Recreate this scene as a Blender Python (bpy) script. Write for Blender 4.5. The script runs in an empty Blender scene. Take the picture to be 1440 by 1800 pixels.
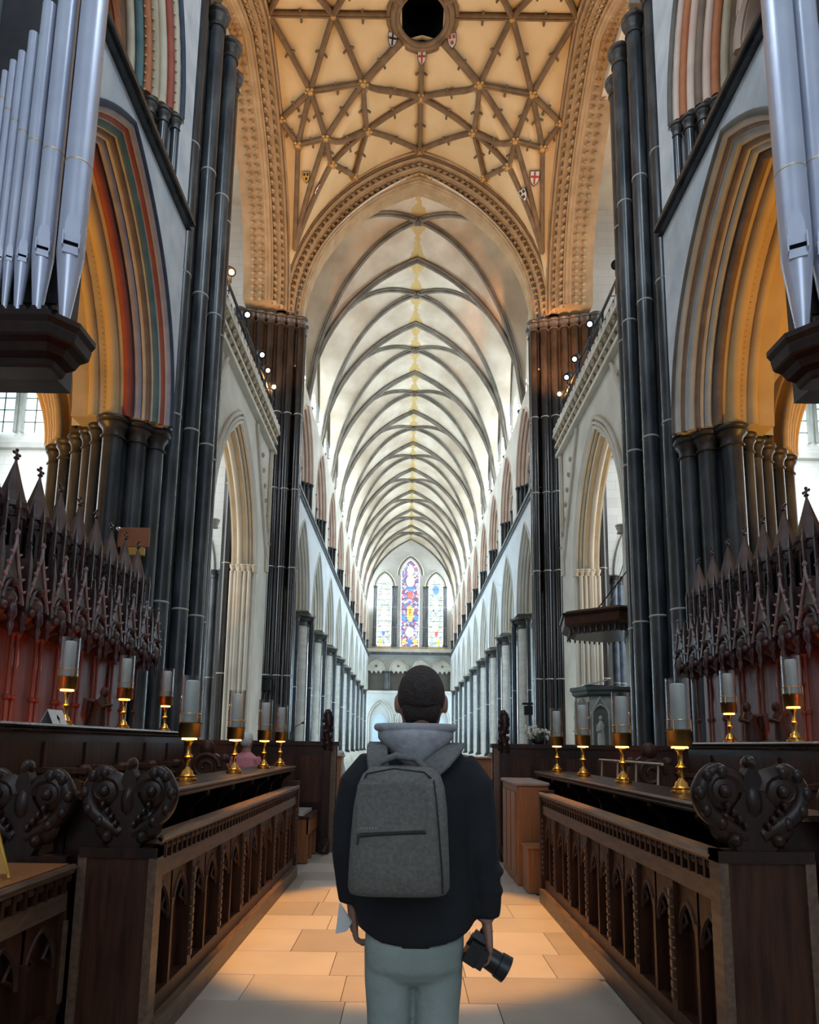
import bpy, math, random
from mathutils import Vector, Matrix
random.seed(7)
R_ = math.radians
scene = bpy.context.scene
COL = scene.collection

# ------------------------------------------------------------------ camera
CAM = Vector((-0.252, 0.0, 1.54))
F_PX, PPX, PPY, PITCH, ROLL = 1171.0, 716.7, 1137.2, R_(8.4), R_(0.788)
cd = bpy.data.cameras.new('camera')
cam = bpy.data.objects.new('camera', cd)
COL.objects.link(cam)
fw = Vector((0, math.cos(PITCH), math.sin(PITCH)))
up = Vector((0, -math.sin(PITCH), math.cos(PITCH)))
rt = Vector((1, 0, 0))
r2 = rt * math.cos(ROLL) + up * math.sin(ROLL)
u2 = up * math.cos(ROLL) - rt * math.sin(ROLL)
M = Matrix((r2, u2, -fw)).transposed().to_4x4()
M.translation = CAM
cam.matrix_world = M
cd.sensor_fit = 'HORIZONTAL'
cd.sensor_width = 36.0
cd.lens = F_PX * 36.0 / 1440.0
cd.shift_x = (720 - PPX) / 1440.0
cd.shift_y = (PPY - 900) / 1440.0
cd.clip_start, cd.clip_end = 0.05, 400
scene.camera = cam

# ------------------------------------------------------------------ view, world, lights
vs = scene.view_settings
vs.view_transform = 'Standard'
vs.look = 'None'
vs.gamma = 1.0
vs.use_curve_mapping = False
vs.exposure = 0.1
try:
    scene.cycles.use_denoising = True
    scene.cycles.max_bounces = 7
    scene.cycles.diffuse_bounces = 4
    scene.cycles.glossy_bounces = 3
    scene.cycles.transparent_max_bounces = 8
    scene.cycles.sample_clamp_indirect = 6.0
    scene.cycles.caustics_reflective = False
    scene.cycles.caustics_refractive = False
except Exception:
    pass
world = bpy.data.worlds.new('overcast sky')
scene.world = world
world.use_nodes = True
bg = world.node_tree.nodes['Background']
bg.inputs[0].default_value = (0.72, 0.84, 1.0, 1)
bg.inputs[1].default_value = 0.5

def area(name, loc, target, size, energy, color, size_y=None, spread=None):
    d = bpy.data.lights.new(name, 'AREA')
    d.energy = energy
    d.color = color
    d.size = size
    if size_y:
        d.shape = 'RECTANGLE'
        d.size_y = size_y
    if spread:
        d.spread = spread
    o = bpy.data.objects.new(name, d)
    COL.objects.link(o)
    o.location = loc
    o.rotation_euler = (Vector(target) - Vector(loc)).to_track_quat('-Z', 'Y').to_euler()
    return o

def spot(name, loc, target, energy, color, angle, blend=0.4, radius=0.15):
    d = bpy.data.lights.new(name, 'SPOT')
    d.energy = energy
    d.color = color
    d.spot_size = R_(angle)
    d.spot_blend = blend
    d.shadow_soft_size = radius
    o = bpy.data.objects.new(name, d)
    COL.objects.link(o)
    o.location = loc
    o.rotation_euler = (Vector(target) - Vector(loc)).to_track_quat('-Z', 'Y').to_euler()
    return o

COOL = (0.74, 0.87, 1.0)
WARM = (1.0, 0.60, 0.26)
AMBER = (1.0, 0.50, 0.10)
# daylight from the east window and the choir clerestory, behind and above the camera
area('east_window_light', (0, -14, 12), (0, 14, 9), 9, 700, COOL, 12)
area('choir_clerestory_light_north', (5.2, 6, 23), (-4, 12, 8), 8, 1100, COOL, 4)
area('choir_clerestory_light_south', (-5.2, 6, 23), (4, 12, 8), 8, 1100, COOL, 4)
# transept windows
area('transept_light_south', (-19, 22, 14), (-8, 25, 8), 10, 2600, (0.85, 0.93, 1.0), 14)
area('transept_light_north', (19, 22, 14), (8, 25, 8), 10, 2600, (0.85, 0.93, 1.0), 14)
# floods that wash the crossing vault, standing on the strainer arches
for sx in (-1, 1):
    for yy in (18.6, 25.4):
        spot('crossing_flood', (sx * 6.3, yy, 15.6), (-sx * 0.8, 22.15 + (yy - 22.15) * 0.1, 30), 1500, (1.0, 0.45, 0.10), 120, 0.8, 0.3)
    spot('pier_wash', (sx * 5.6, 24.6, 15.8), (sx * 6.4, 28.6, 19.3), 6000 if sx > 0 else 1500, (1.0, 0.42, 0.16), 42, 0.8, 0.15)
# uplights of the choir aisles
for sx in (-1, 1):
    spot('aisle_uplight', (sx * 11.0, 9.0, 3.2), (sx * 10.2, 12.0, 12), 1800, AMBER, 110, 0.9, 0.3)
    spot('strainer_uplight', (sx * 9.5, 20.2, 2.5), (sx * 6.7, 23.6, 11), 900, (1.0, .62, .22), 70, 0.9, 0.3)
# choir spotlight on the aisle floor
spot('choir_floor_light', (-0.25, 9.2, 20.0), (-0.25, 6.0, 0), 24000, (1.0, 0.48, 0.11), 10.5, 0.25, 0.12)

# ------------------------------------------------------------------ materials
MATS = {}
def nodes_of(m):
    m.use_nodes = True
    nt = m.node_tree
    return nt, nt.nodes, nt.links

def mat(name, c1, c2=None, rough=0.7, scale=1.5, metal=0.0, bump=0.0, bscale=8.0, detail=6, spec=0.5, stretch=None,
        emit=None, estr=0.0, alpha=1.0, joints=None, c3=None, trans=0.0):
    if name in MATS:
        return MATS[name]
    m = bpy.data.materials.new(name)
    nt, N, L = nodes_of(m)
    b = N['Principled BSDF']
    b.inputs['Roughness'].default_value = rough
    b.inputs['Metallic'].default_value = metal
    b.inputs['Specular IOR Level'].default_value = spec
    b.inputs['Base Color'].default_value = (*c1, 1)
    geo = N.new('ShaderNodeNewGeometry')
    src = geo.outputs['Position']
    if stretch:
        mp = N.new('ShaderNodeMapping')
        mp.inputs['Scale'].default_value = stretch
        L.new(src, mp.inputs['Vector'])
        src = mp.outputs['Vector']
    if c2:
        nz = N.new('ShaderNodeTexNoise')
        nz.inputs['Scale'].default_value = scale
        nz.inputs['Detail'].default_value = detail
        L.new(src, nz.inputs['Vector'])
        cr = N.new('ShaderNodeValToRGB')
        cr.color_ramp.elements[0].position = 0.32
        cr.color_ramp.elements[1].position = 0.68
        cr.color_ramp.elements[0].color = (*c1, 1)
        cr.color_ramp.elements[1].color = (*c2, 1)
        if c3:
            e = cr.color_ramp.elements.new(0.5)
            e.color = (*c3, 1)
        L.new(nz.outputs['Fac'], cr.inputs['Fac'])
        out = cr.outputs['Color']
        if joints:   # ashlar joints: a faint line between courses
            bk = N.new('ShaderNodeTexBrick')
            bk.inputs['Color1'].default_value = (1, 1, 1, 1)
            bk.inputs['Color2'].default_value = (0.93, 0.93, 0.93, 1)
            bk.inputs['Mortar'].default_value = (0.8, 0.79, 0.77, 1)
            bk.inputs['Scale'].default_value = 1.0
            bk.inputs['Mortar Size'].default_value = 0.012
            bk.inputs['Brick Width'].default_value = joints[0]
            bk.inputs['Row Height'].default_value = joints[1]
            sp = N.new('ShaderNodeSeparateXYZ')
            cb = N.new('ShaderNodeCombineXYZ')
            L.new(geo.outputs['Position'], sp.inputs[0])
            L.new(sp.outputs[joints[2]], cb.inputs[0])
            L.new(sp.outputs[2], cb.inputs[1])
            L.new(cb.outputs[0], bk.inputs['Vector'])
            mx = N.new('ShaderNodeMix')
            mx.data_type = 'RGBA'
            mx.blend_type = 'MULTIPLY'
            mx.inputs[0].default_value = 1.0
            L.new(out, mx.inputs[6])
            L.new(bk.outputs['Color'], mx.inputs[7])
            out = mx.outputs[2]
        L.new(out, b.inputs['Base Color'])
    if bump:
        nb = N.new('ShaderNodeTexNoise')
        nb.inputs['Scale'].default_value = bscale
        nb.inputs['Detail'].default_value = 4
        L.new(src, nb.inputs['Vector'])
        bp = N.new('ShaderNodeBump')
        bp.inputs['Strength'].default_value = bump
        bp.inputs['Distance'].default_value = 0.02
        L.new(nb.outputs['Fac'], bp.inputs['Height'])
        L.new(bp.outputs['Normal'], b.inputs['Normal'])
    if emit:
        b.inputs['Emission Color'].default_value = (*emit, 1)
        b.inputs['Emission Strength'].default_value = estr
    if trans:
        b.inputs['Transmission Weight'].default_value = trans
    if alpha < 1:
        b.inputs['Alpha'].default_value = alpha
    MATS[name] = m
    return m

STONE = mat('pale stone', (0.50, 0.46, 0.37), (0.64, 0.60, 0.51), 0.85, 0.9, bump=0.15, c3=(0.58, 0.53, 0.44))
STONE_N = mat('nave stone', (0.60, 0.56, 0.47), (0.74, 0.71, 0.63), 0.85, 0.7, bump=0.1, c3=(0.68, 0.63, 0.54))
WHITE = mat('white limewashed stone', (0.66, 0.68, 0.69), (0.78, 0.79, 0.78), 0.85, 0.6, bump=0.08)
WALLST = mat('ashlar wall stone', (0.62, 0.63, 0.60), (0.74, 0.74, 0.71), 0.85, 0.5, bump=0.08, joints=(1.1, 0.42, 1))
WALLSX = mat('ashlar cross wall stone', (0.62, 0.61, 0.56), (0.74, 0.73, 0.68), 0.85, 0.5, bump=0.08, joints=(1.1, 0.42, 0))
PLASTER = mat('grey plaster', (0.52, 0.56, 0.60), (0.72, 0.75, 0.77), 0.8, 1.6, bump=0.1)
BUFF = mat('buff limestone', (0.40, 0.32, 0.21), (0.54, 0.45, 0.31), 0.85, 1.5, bump=0.15)
PINKST = mat('pink tinged stone', (0.64, 0.44, 0.34), (0.76, 0.61, 0.50), 0.85, 1.2, bump=0.1)
MARBLE = mat('dark purbeck marble', (0.012, 0.014, 0.017), (0.042, 0.047, 0.052), 0.20, 3.0, bump=0.05, c3=(0.030, 0.034, 0.040), stretch=(1, 1, 0.35), spec=0.55)
MARBLE_S = mat('slate grey marble', (0.022, 0.026, 0.029), (0.085, 0.095, 0.10), 0.27, 2.2, bump=0.06, c3=(0.045, 0.051, 0.055), stretch=(1, 1, 0.4), spec=0.5)
MARBLE_W = mat('near black brown marble', (0.008, 0.007, 0.006), (0.030, 0.024, 0.020), 0.2, 3.0, bump=0.05, stretch=(1, 1, 0.35), spec=0.6)
MARBLE_G = mat('grey weathered marble', (0.045, 0.050, 0.052), (0.15, 0.16, 0.165), 0.45, 4.0, bump=0.1, c3=(0.08, 0.085, 0.09), stretch=(1, 1, 0.25))
MARBLE_B = mat('blackened rib stone', (0.10, 0.085, 0.07), (0.17, 0.15, 0.12), 0.7, 2.0)
RING = mat('pale mortar ring', (0.50, 0.46, 0.40), rough=0.8)
CAPM = mat('carved dark marble capital', (0.030, 0.027, 0.024), (0.075, 0.066, 0.058), 0.4, 5.0)
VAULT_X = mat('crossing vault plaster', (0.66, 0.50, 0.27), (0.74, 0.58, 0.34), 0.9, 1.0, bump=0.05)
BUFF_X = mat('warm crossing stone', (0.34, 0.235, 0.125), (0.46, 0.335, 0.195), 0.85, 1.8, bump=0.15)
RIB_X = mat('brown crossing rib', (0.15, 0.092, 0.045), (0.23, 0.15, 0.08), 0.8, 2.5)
GILT = mat('gilded boss', (0.42, 0.23, 0.07), (0.62, 0.38, 0.12), 0.45, 12.0, metal=0.35)
BLACK = mat('black void', (0.004, 0.004, 0.005), rough=0.9, spec=0.1)
WOOD = mat('dark oak', (0.012, 0.0055, 0.004), (0.032, 0.012, 0.007), 0.34, 3.0, stretch=(6, 6, 0.8), bump=0.06, bscale=20, spec=0.35)
WOOD_M = mat('brown oak', (0.030, 0.011, 0.006), (0.072, 0.027, 0.013), 0.42, 4.0, stretch=(7, 7, 0.7), bump=0.08, bscale=20, spec=0.25)
WOOD_L = mat('worn pale oak', (0.085, 0.045, 0.027), (0.16, 0.095, 0.058), 0.4, 5.0, stretch=(7, 1.2, 7), bump=0.05)
WOOD_R = mat('red brown panel oak', (0.16, 0.045, 0.026), (0.26, 0.085, 0.050), 0.42, 3.0, stretch=(6, 6, 0.6), bump=0.05)
WOOD_O = mat('orange pine', (0.24, 0.085, 0.028), (0.34, 0.13, 0.045), 0.4, 4.0, stretch=(8, 8, 0.6))
WOOD_C = mat('carved canopy oak', (0.028, 0.015, 0.016), (0.075, 0.042, 0.040), 0.30, 6.0, bump=0.25, bscale=30)
BRASS = mat('polished brass', (0.80, 0.42, 0.09), rough=0.22, metal=1.0)
IRON = mat('black iron', (0.008, 0.008, 0.010), rough=0.5, metal=0.3)

# ------------------------------------------------------------------ mesh helpers
class MB:
    """collects verts and faces in world coordinates; build() links them as one mesh object"""
    def __init__(self):
        self.v, self.f = [], []
    def add(self, vs_, fs):
        o = len(self.v)
        self.v += [tuple(p) for p in vs_]
        self.f += [tuple(i + o for i in f) for f in fs]
        return self
    def box(self, x0, x1, y0, y1, z0, z1):
        vs_ = [(x, y, z) for x in (x0, x1) for y in (y0, y1) for z in (z0, z1)]
        return self.add(vs_, [(0, 1, 3, 2), (4, 6, 7, 5), (0, 4, 5, 1), (2, 3, 7, 6), (0, 2, 6, 4), (1, 5, 7, 3)])
    def bbox(self, x0, x1, y0, y1, z0, z1, b=0.01):
        """box with its four upright-axis edges and top chamfered"""
        def ring(i, z):
            return [(x0 + i + b, y0 + i, z), (x1 - i - b, y0 + i, z), (x1 - i, y0 + i + b, z), (x1 - i, y1 - i - b, z),
                    (x1 - i - b, y1 - i, z), (x0 + i + b, y1 - i, z), (x0 + i, y1 - i - b, z), (x0 + i, y0 + i + b, z)]
        rs = [ring(b * .6, z0), ring(0, z0 + b), ring(0, z1 - b), ring(b * .6, z1)]
        return self.rings(rs, True)
    def rings(self, rs, caps=True, closed=False):
        n = len(rs[0])
        vs_ = [p for r in rs for p in r]
        fs = []
        m = len(rs)
        for i in range(m - 1 if not closed else m):
            j = (i + 1) % m
            for k in range(n):
                l = (k + 1) % n
                fs.append((i * n + k, i * n + l, j * n + l, j * n + k))
        if caps and not closed:
            fs.append(tuple(range(n - 1, -1, -1)))
            fs.append(tuple((m - 1) * n + k for k in range(n)))
        return self.add(vs_, fs)
    def tube(self, pts, r, n=8, caps=True, closed=False, sq=None):
        pts = [Vector(p) for p in pts]
        m = len(pts)
        rr = r if isinstance(r, (list, tuple)) else [r] * m
        rs = []
        nrm = None
        for i, p in enumerate(pts):
            if closed:
                t = pts[(i + 1) % m] - pts[i - 1]
            else:
                t = pts[min(i + 1, m - 1)] - pts[max(i - 1, 0)]
            t.normalize()
            if nrm is None:
                ref = Vector((0, 0, 1)) if abs(t.z) < 0.9 else Vector((1, 0, 0))
                nrm = (ref - t * ref.dot(t)).normalized()
            else:
                nrm = (nrm - t * nrm.dot(t)).normalized()
            bn = t.cross(nrm)
            ring = []
            for k in range(n):
                a = 2 * math.pi * (k + 0.5) / n
                ring.append(p + (nrm * math.cos(a) + bn * math.sin(a) * (sq or 1)) * rr[i])
            rs.append(ring)
        return self.rings(rs, caps, closed)
    def cyl(self, x, y, z0, z1, r, n=12, r1=None):
        return self.lathe([(r, z0), (r if r1 is None else r1, z1)], (x, y), n)
    def lathe(self, prof, c=(0, 0), n=16, sx=1, sy=1, caps=True):
        rs = []
        for r, z in prof:
            rs.append([(c[0] + r * sx * math.cos(2 * math.pi * k / n), c[1] + r * sy * math.sin(2 * math.pi * k / n), z) for k in range(n)])
        return self.rings(rs, caps)
    def prism(self, pts, T, w0, w1):
        """polygon pts (u, z) extruded from w0 to w1 through T(u, w, z)"""
        n = len(pts)
        vs_ = [T(u, w0, z) for u, z in pts] + [T(u, w1, z) for u, z in pts]
        fs = [tuple(range(n - 1, -1, -1)), tuple(range(n, 2 * n))]
        fs += [(i, (i + 1) % n, n + (i + 1) % n, n + i) for i in range(n)]
        return self.add(vs_, fs)
    def grid(self, fn, nu, nv):
        vs_ = [fn(i / nu, j / nv) for i in range(nu + 1) for j in range(nv + 1)]
        fs = [(i * (nv + 1) + j, (i + 1) * (nv + 1) + j, (i + 1) * (nv + 1) + j + 1, i * (nv + 1) + j + 1) for i in range(nu) for j in range(nv)]
        return self.add(vs_, fs)
    def ball(self, c, rx, ry=None, rz=None, n=8, m=6):
        ry = ry or rx
        rz = rz or rx
        rs = []
        for i in range(1, m):
            a = math.pi * i / m
            rs.append([(c[0] + rx * math.sin(a) * math.cos(2 * math.pi * k / n), c[1] + ry * math.sin(a) * math.sin(2 * math.pi * k / n), c[2] - rz * math.cos(a)) for k in range(n)])
        o = len(self.v)
        self.rings(rs, False)
        t = len(self.v)
        self.v += [(c[0], c[1], c[2] - rz), (c[0], c[1], c[2] + rz)]
        for k in range(n):
            self.f.append((o + (k + 1) % n, o + k, t))
            self.f.append((o + (m - 2) * n + k, o + (m - 2) * n + (k + 1) % n, t + 1))
        return self
    def rosette(self, c, nrm, r):
        """small carved flower: a raised centre and four leaves"""
        c = Vector(c)
        nrm = Vector(nrm).normalized()
        ref = Vector((0, 0, 1)) if abs(nrm.z) < 0.9 else Vector((1, 0, 0))
        a = nrm.cross(ref).normalized()
        b = nrm.cross(a)
        vs_ = [c + nrm * r * 0.9]
        for k in range(8):
            t = math.pi * k / 4
            q = r if k % 2 == 0 else r * 0.45
            vs_.append(c + (a * math.cos(t) + b * math.sin(t)) * q + nrm * (r * 0.5 if k % 2 == 0 else r * 0.1))
        for k in range(8):
            t = math.pi * k / 4
            q = r * 0.8 if k % 2 == 0 else r * 0.4
            vs_.append(c + (a * math.cos(t) + b * math.sin(t)) * q - nrm * r * 0.15)
        fs = [(0, 1 + k, 1 + (k + 1) % 8) for k in range(8)] + [(1 + k, 9 + k, 9 + (k + 1) % 8, 1 + (k + 1) % 8) for k in range(8)]
        return self.add(vs_, fs)
    def mesh(self, name, m, smooth=35, org=(0, 0, 0)):
        me = bpy.data.meshes.new(name)
        ox, oy, oz = org
        me.from_pydata([(x - ox, y - oy, z - oz) for x, y, z in self.v], [], self.f)
        me.materials.append(m)
        if smooth:
            me.polygons.foreach_set('use_smooth', [True] * len(me.polygons))
            me.set_sharp_from_angle(angle=R_(smooth))
        me.update()
        return me
    def build(self, name, m, parent=None, smooth=35, org=None):
        if org is None:
            org = tuple(wloc(parent)) if parent else (0, 0, 0)
        o = bpy.data.objects.new(name, self.mesh(name, m, smooth, org))
        COL.objects.link(o)
        if parent:
            o.parent = parent
            o.location = Vector(org) - wloc(parent)
        else:
            o.location = org
        return o

def smooth_path(pts, k=5):
    """Catmull-Rom points through pts"""
    P = [Vector(p) for p in pts]
    out = []
    for i in range(len(P) - 1):
        p0, p1, p2, p3 = P[max(i - 1, 0)], P[i], P[i + 1], P[min(i + 2, len(P) - 1)]
        for j in range(k):
            t = j / k
            out.append(.5 * ((2 * p1) + (p2 - p0) * t + (2 * p0 - 5 * p1 + 4 * p2 - p3) * t * t + (3 * p1 - p0 - 3 * p2 + p3) * t ** 3))
    return out + [P[-1]]

def wloc(o):
    p = Vector((0, 0, 0))
    while o:
        p += Vector(o.location)
        o = o.parent
    return p

def empty(name, loc=(0, 0, 0)):
    o = bpy.data.objects.new(name, None)
    o.empty_display_size = 0.1
    COL.objects.link(o)
    o.location = loc
    return o

def tag(o, label, cat, group=None, kind=None):
    o['label'] = label
    o['category'] = cat
    if group:
        o['group'] = group
    if kind:
        o['kind'] = kind
    return o

def link_mesh(name, me, parent, loc=(0, 0, 0), scale=None, rz=0):
    o = bpy.data.objects.new(name, me)
    COL.objects.link(o)
    o.parent = parent
    o.location = loc
    if scale:
        o.scale = scale
    if rz:
        o.rotation_euler = (0, 0, rz)
    return o

def copy_tree(o, parent=None):
    c = o.copy()
    COL.objects.link(c)
    c.parent = parent
    for ch in [k for k in o.children]:
        copy_tree(ch, c)
    return c

# ------------------------------------------------------------------ pointed arches
def arch_pts(a, rise, d=0.0, n=10):
    """(u, z) along a two-centred arch of half span a and height rise, offset outward by d"""
    Rr = (a * a + rise * rise) / (2 * a)
    cx = Rr - a
    q = Rr + d
    pm = math.acos(max(-1, min(1, cx / q)))
    left = [(cx - q * math.cos(pm * i / n), q * math.sin(pm * i / n)) for i in range(n + 1)]
    return left + [(-u, z) for u, z in reversed(left[:-1])]

def arch_ring(mb, T, a, rise, z0, d0, d1, w0, w1, n=10):
    A = arch_pts(a, rise, d0, n)
    B = arch_pts(a, rise, d1, n)
    rs = []
    for (u, z), (p, q) in zip(A, B):
        rs.append([T(u, w0, z0 + z), T(p, w0, z0 + q), T(p, w1, z0 + q), T(u, w1, z0 + z)])
    mb.rings(rs, True)

def arch_roll(mb, T, a, rise, z0, d, w, r, n=10, k=8, drop=0.0):
    P = arch_pts(a, rise, d, n)
    pts = [T(u, w, z0 + z) for u, z in P]
    if drop:
        pts = [T(P[0][0], w, z0 - drop)] + pts + [T(P[-1][0], w, z0 - drop)]
    mb.tube(pts, r, k)

def wall_arch(mb, T, b, a, rise, zs, zb, zt, w0, w1, d=0.0, n=10):
    """wall of half width b from zb to zt with an arched opening, front at w0 and back at w1"""
    P = arch_pts(a, rise, d, n)
    for w, flip in ((w0, False), (w1, True)):
        for i in range(len(P) - 1):
            (u, z), (p, q) = P[i], P[i + 1]
            mb.add([T(u, w, zs + z), T(p, w, zs + q), T(p, w, zt), T(u, w, zt)], [(0, 1, 2, 3)])
        e = P[0][0]
        for s in (1, -1):
            mb.add([T(s * -b, w, zb), T(s * e, w, zb), T(s * e, w, zt), T(s * -b, w, zt)], [(0, 1, 2, 3)])
    for i in range(len(P) - 1):
        (u, z), (p, q) = P[i], P[i + 1]
        mb.add([T(u, w0, zs + z), T(p, w0, zs + q), T(p, w1, zs + q), T(u, w1, zs + z)], [(0, 1, 2, 3)])
    for s in (1, -1):
        mb.add([T(s * e, w0, zb), T(s * e, w0, zs), T(s * e, w1, zs), T(s * e, w1, zb)], [(0, 1, 2, 3)])
    mb.add([T(-b, w0, zt), T(b, w0, zt), T(b, w1, zt), T(-b, w1, zt)], [(0, 1, 2, 3)])

CAP_PROF = [(1.0, 0), (1.2, .02), (1.22, .06), (1.05, .09), (1.02, .24), (1.12, .40), (1.42, .52), (1.48, .57), (1.40, .61), (1.34, .63), (1.34, .66), (1.62, .71), (1.70, .77), (1.64, .85), (1.45, .90)]
def cap_prof(r, h, z):
    return [(r * q, z + h * t / 0.9) for q, t in CAP_PROF]
BASE_PROF = [(1.9, 0), (1.9, 0.3), (1.7, 0.36), (1.75, 0.5), (1.45, 0.62), (1.55, 0.74), (1.2, 0.85), (1.0, 0.95)]
def base_prof(r, h, z):
    return [(r * q, z + h * t / 0.95) for q, t in BASE_PROF]
SHAFT_ME = {}
def shaft(parent, x, y, z0, z1, r, m=None, cap=None, caph=0.4, base=0.3, rings=(), n=14, name='shaft'):
    """one detached shaft: a part, with its capital, base and mortar rings as sub-parts"""
    m = m or MARBLE
    key = (round(z1 - z0, 3), r, m.name, n)
    if key not in SHAFT_ME:
        SHAFT_ME[key] = MB().cyl(0, 0, 0, z1 - z0, r, n).mesh('shaft', m, 50)
    o = link_mesh(name, SHAFT_ME[key], parent, Vector((x, y, z0)) - wloc(parent))
    if cap:
        k2 = ('cap', r, caph, cap.name, n)
        if k2 not in SHAFT_ME:
            SHAFT_ME[k2] = MB().lathe(cap_prof(r, caph, 0), (0, 0), n).mesh('capital', cap, 50)
        link_mesh('capital', SHAFT_ME[k2], o, (0, 0, z1 - z0 - 0.02))
    if base:
        k3 = ('base', r, base, m.name, n)
        if k3 not in SHAFT_ME:
            SHAFT_ME[k3] = MB().lathe(base_prof(r, base, 0), (0, 0), n).mesh('base', m, 50)
        link_mesh('base', SHAFT_ME[k3], o, (0, 0, -0.01))
    for zr in rings:
        k4 = ('ring', r, n)
        if k4 not in SHAFT_ME:
            SHAFT_ME[k4] = MB().lathe([(r * 1.0, -0.025), (r * 1.06, -0.015), (r * 1.06, 0.015), (r, 0.025)], (0, 0), n).mesh('shaft_ring', RING, 50)
        link_mesh('shaft_ring', SHAFT_ME[k4], o, (0, 0, zr - z0))
    return o

# ================================================================== the building
BAY = 5.83
Y0N = 28.65                      # first nave bay starts here
YW = Y0N + 10 * BAY              # west wall
ZCAP, ZSTR, ZSPR, ZRID = 8.1, 13.15, 19.8, 29.1

SIDE = {-1: 'left', 1: 'right'}
WHERE = {-1: 'on the side opposite the stone pulpit', 1: 'on the side of the stone pulpit'}

# ---- floor with the stone slabs of the choir aisle
FLOOR_M = mat('floor bedding', (0.30, 0.27, 0.23), (0.40, 0.37, 0.32), 0.8, 1.0)
fl = MB().box(-24, 24, -16, YW + 1, -0.3, -0.014).build('floor', FLOOR_M, None, 0)
tag(fl, 'pale stone paved floor running down the aisle', 'floor', kind='structure')
SLABM = [mat('floor slab %d' % i, c, tuple(q * 1.16 for q in c), 0.55, 2.0, bump=0.04) for i, c in enumerate(
    [(0.33, 0.27, 0.215), (0.37, 0.31, 0.245), (0.30, 0.245, 0.195), (0.41, 0.345, 0.28)])]
y = 1.6
ri = 0
while y < 14.0:
    d = [0.52, 0.60, 0.46][ri % 3]
    x = -1.52 + [0, -0.35, -0.15, -0.5][ri % 4]
    while x < 1.14:
        w = random.choice([0.62, 0.78, 0.92])
        xa, xb = max(x, -1.52), min(x + w, 1.14)
        if xb - xa > 0.12:
            MB().bbox(xa + .002, xb - .002, y + .002, y + d - .002, -0.06, random.uniform(-0.0015, 0.0015), 0.003).build('slab', random.choice(SLABM), fl, 0)
        x += w
    y += d
    ri += 1

# ---- crossing piers
def core_prism(mb, pts, sx, z0, z1):
    n = len(pts)
    mb.add([(sx * x, yy, z0) for x, yy in pts] + [(sx * x, yy, z1) for x, yy in pts],
           [tuple(range(n)), tuple(range(n, 2 * n))] + [(i, (i + 1) % n, n + (i + 1) % n, n + i) for i in range(n)])
EC_LOW = [(5.62, 16.9), (5.50, 16.2), (5.62, 15.4), (5.78, 14.6), (5.85, 13.95), (6.10, 13.60), (6.50, 13.32), (6.95, 13.62), (7.6, 14.1), (8.35, 14.6), (8.6, 15.4), (8.6, 17.2), (7.6, 17.6), (6.2, 17.5)]
EC_UP = [(5.62, 16.9), (5.50, 16.2), (5.62, 15.4), (5.78, 14.6), (5.86, 14.0), (5.62, 13.58), (7.5, 13.58), (7.5, 17.5), (6.2, 17.5)]
WC = [(5.75, 30.0), (5.60, 29.4), (5.60, 28.85), (5.75, 28.6), (8.25, 27.98), (8.5, 28.3), (8.5, 30.2), (6.2, 30.2)]
for sx in (-1, 1):
    p = empty('crossing_pier', (sx * 6.8, 15.5, 0))
    tag(p, 'near crossing pier of clustered dark shafts ' + ('beside the painted arch, opposite the pulpit' if sx < 0 else 'in front of the stone pulpit'), 'pier', 'crossing piers', 'structure')
    mb = MB()
    core_prism(mb, EC_LOW, sx, 0, 8.2)
    core_prism(mb, EC_UP, sx, 8.2, 20.7)
    mb.build('core', MARBLE_G, p, 0)
    for x, yy in ((5.38, 15.85), (5.50, 15.05), (5.68, 14.28), (5.55, 16.7)):
        shaft(p, sx * x, yy, 0.0, 20.15, 0.185, MARBLE_S, CAPM, 0.55, 0.5, (4.55, 8.9, 12.45, 15.9), 16)
    for x, yy, r in ((5.80, 13.72, .18), (6.06, 13.40, .19), (6.45, 13.12, .21), (6.92, 13.42, .13), (7.22, 13.66, .13), (7.58, 13.92, .14), (7.98, 14.2, .15), (8.4, 14.5, .14)):
        shaft(p, sx * x, yy, 0.0, 7.78, r, MARBLE_S if r > .14 else MARBLE_G, CAPM, 0.45, 0.45, (4.3,) if r > .17 else (), 14)
    w = empty('crossing_pier', (sx * 6.8, 29.0, 0))
    tag(w, 'far crossing pier of tall dark shafts ' + ('opposite the pulpit' if sx < 0 else 'behind the stone pulpit'), 'pier', 'crossing piers', 'structure')
    mb = MB()
    core_prism(mb, WC, sx, 0, 21.3)
    mb.build('core', MARBLE_W, w, 0)
    for i in range(7):
        x = 5.42 + 0.45 * i
        shaft(w, sx * x, 28.6 - 0.11 * i, 0.0, 20.7, 0.185, MARBLE_W, CAPM, 0.5, 0.5, (4.43, 9.2, 12.8, 16.4), 14)
    shaft(w, sx * 5.45, 29.15, 0.0, 20.7, 0.18, MARBLE_W, CAPM, 0.5, 0.5, (4.43, 9.2, 12.8, 16.4), 14)

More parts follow.
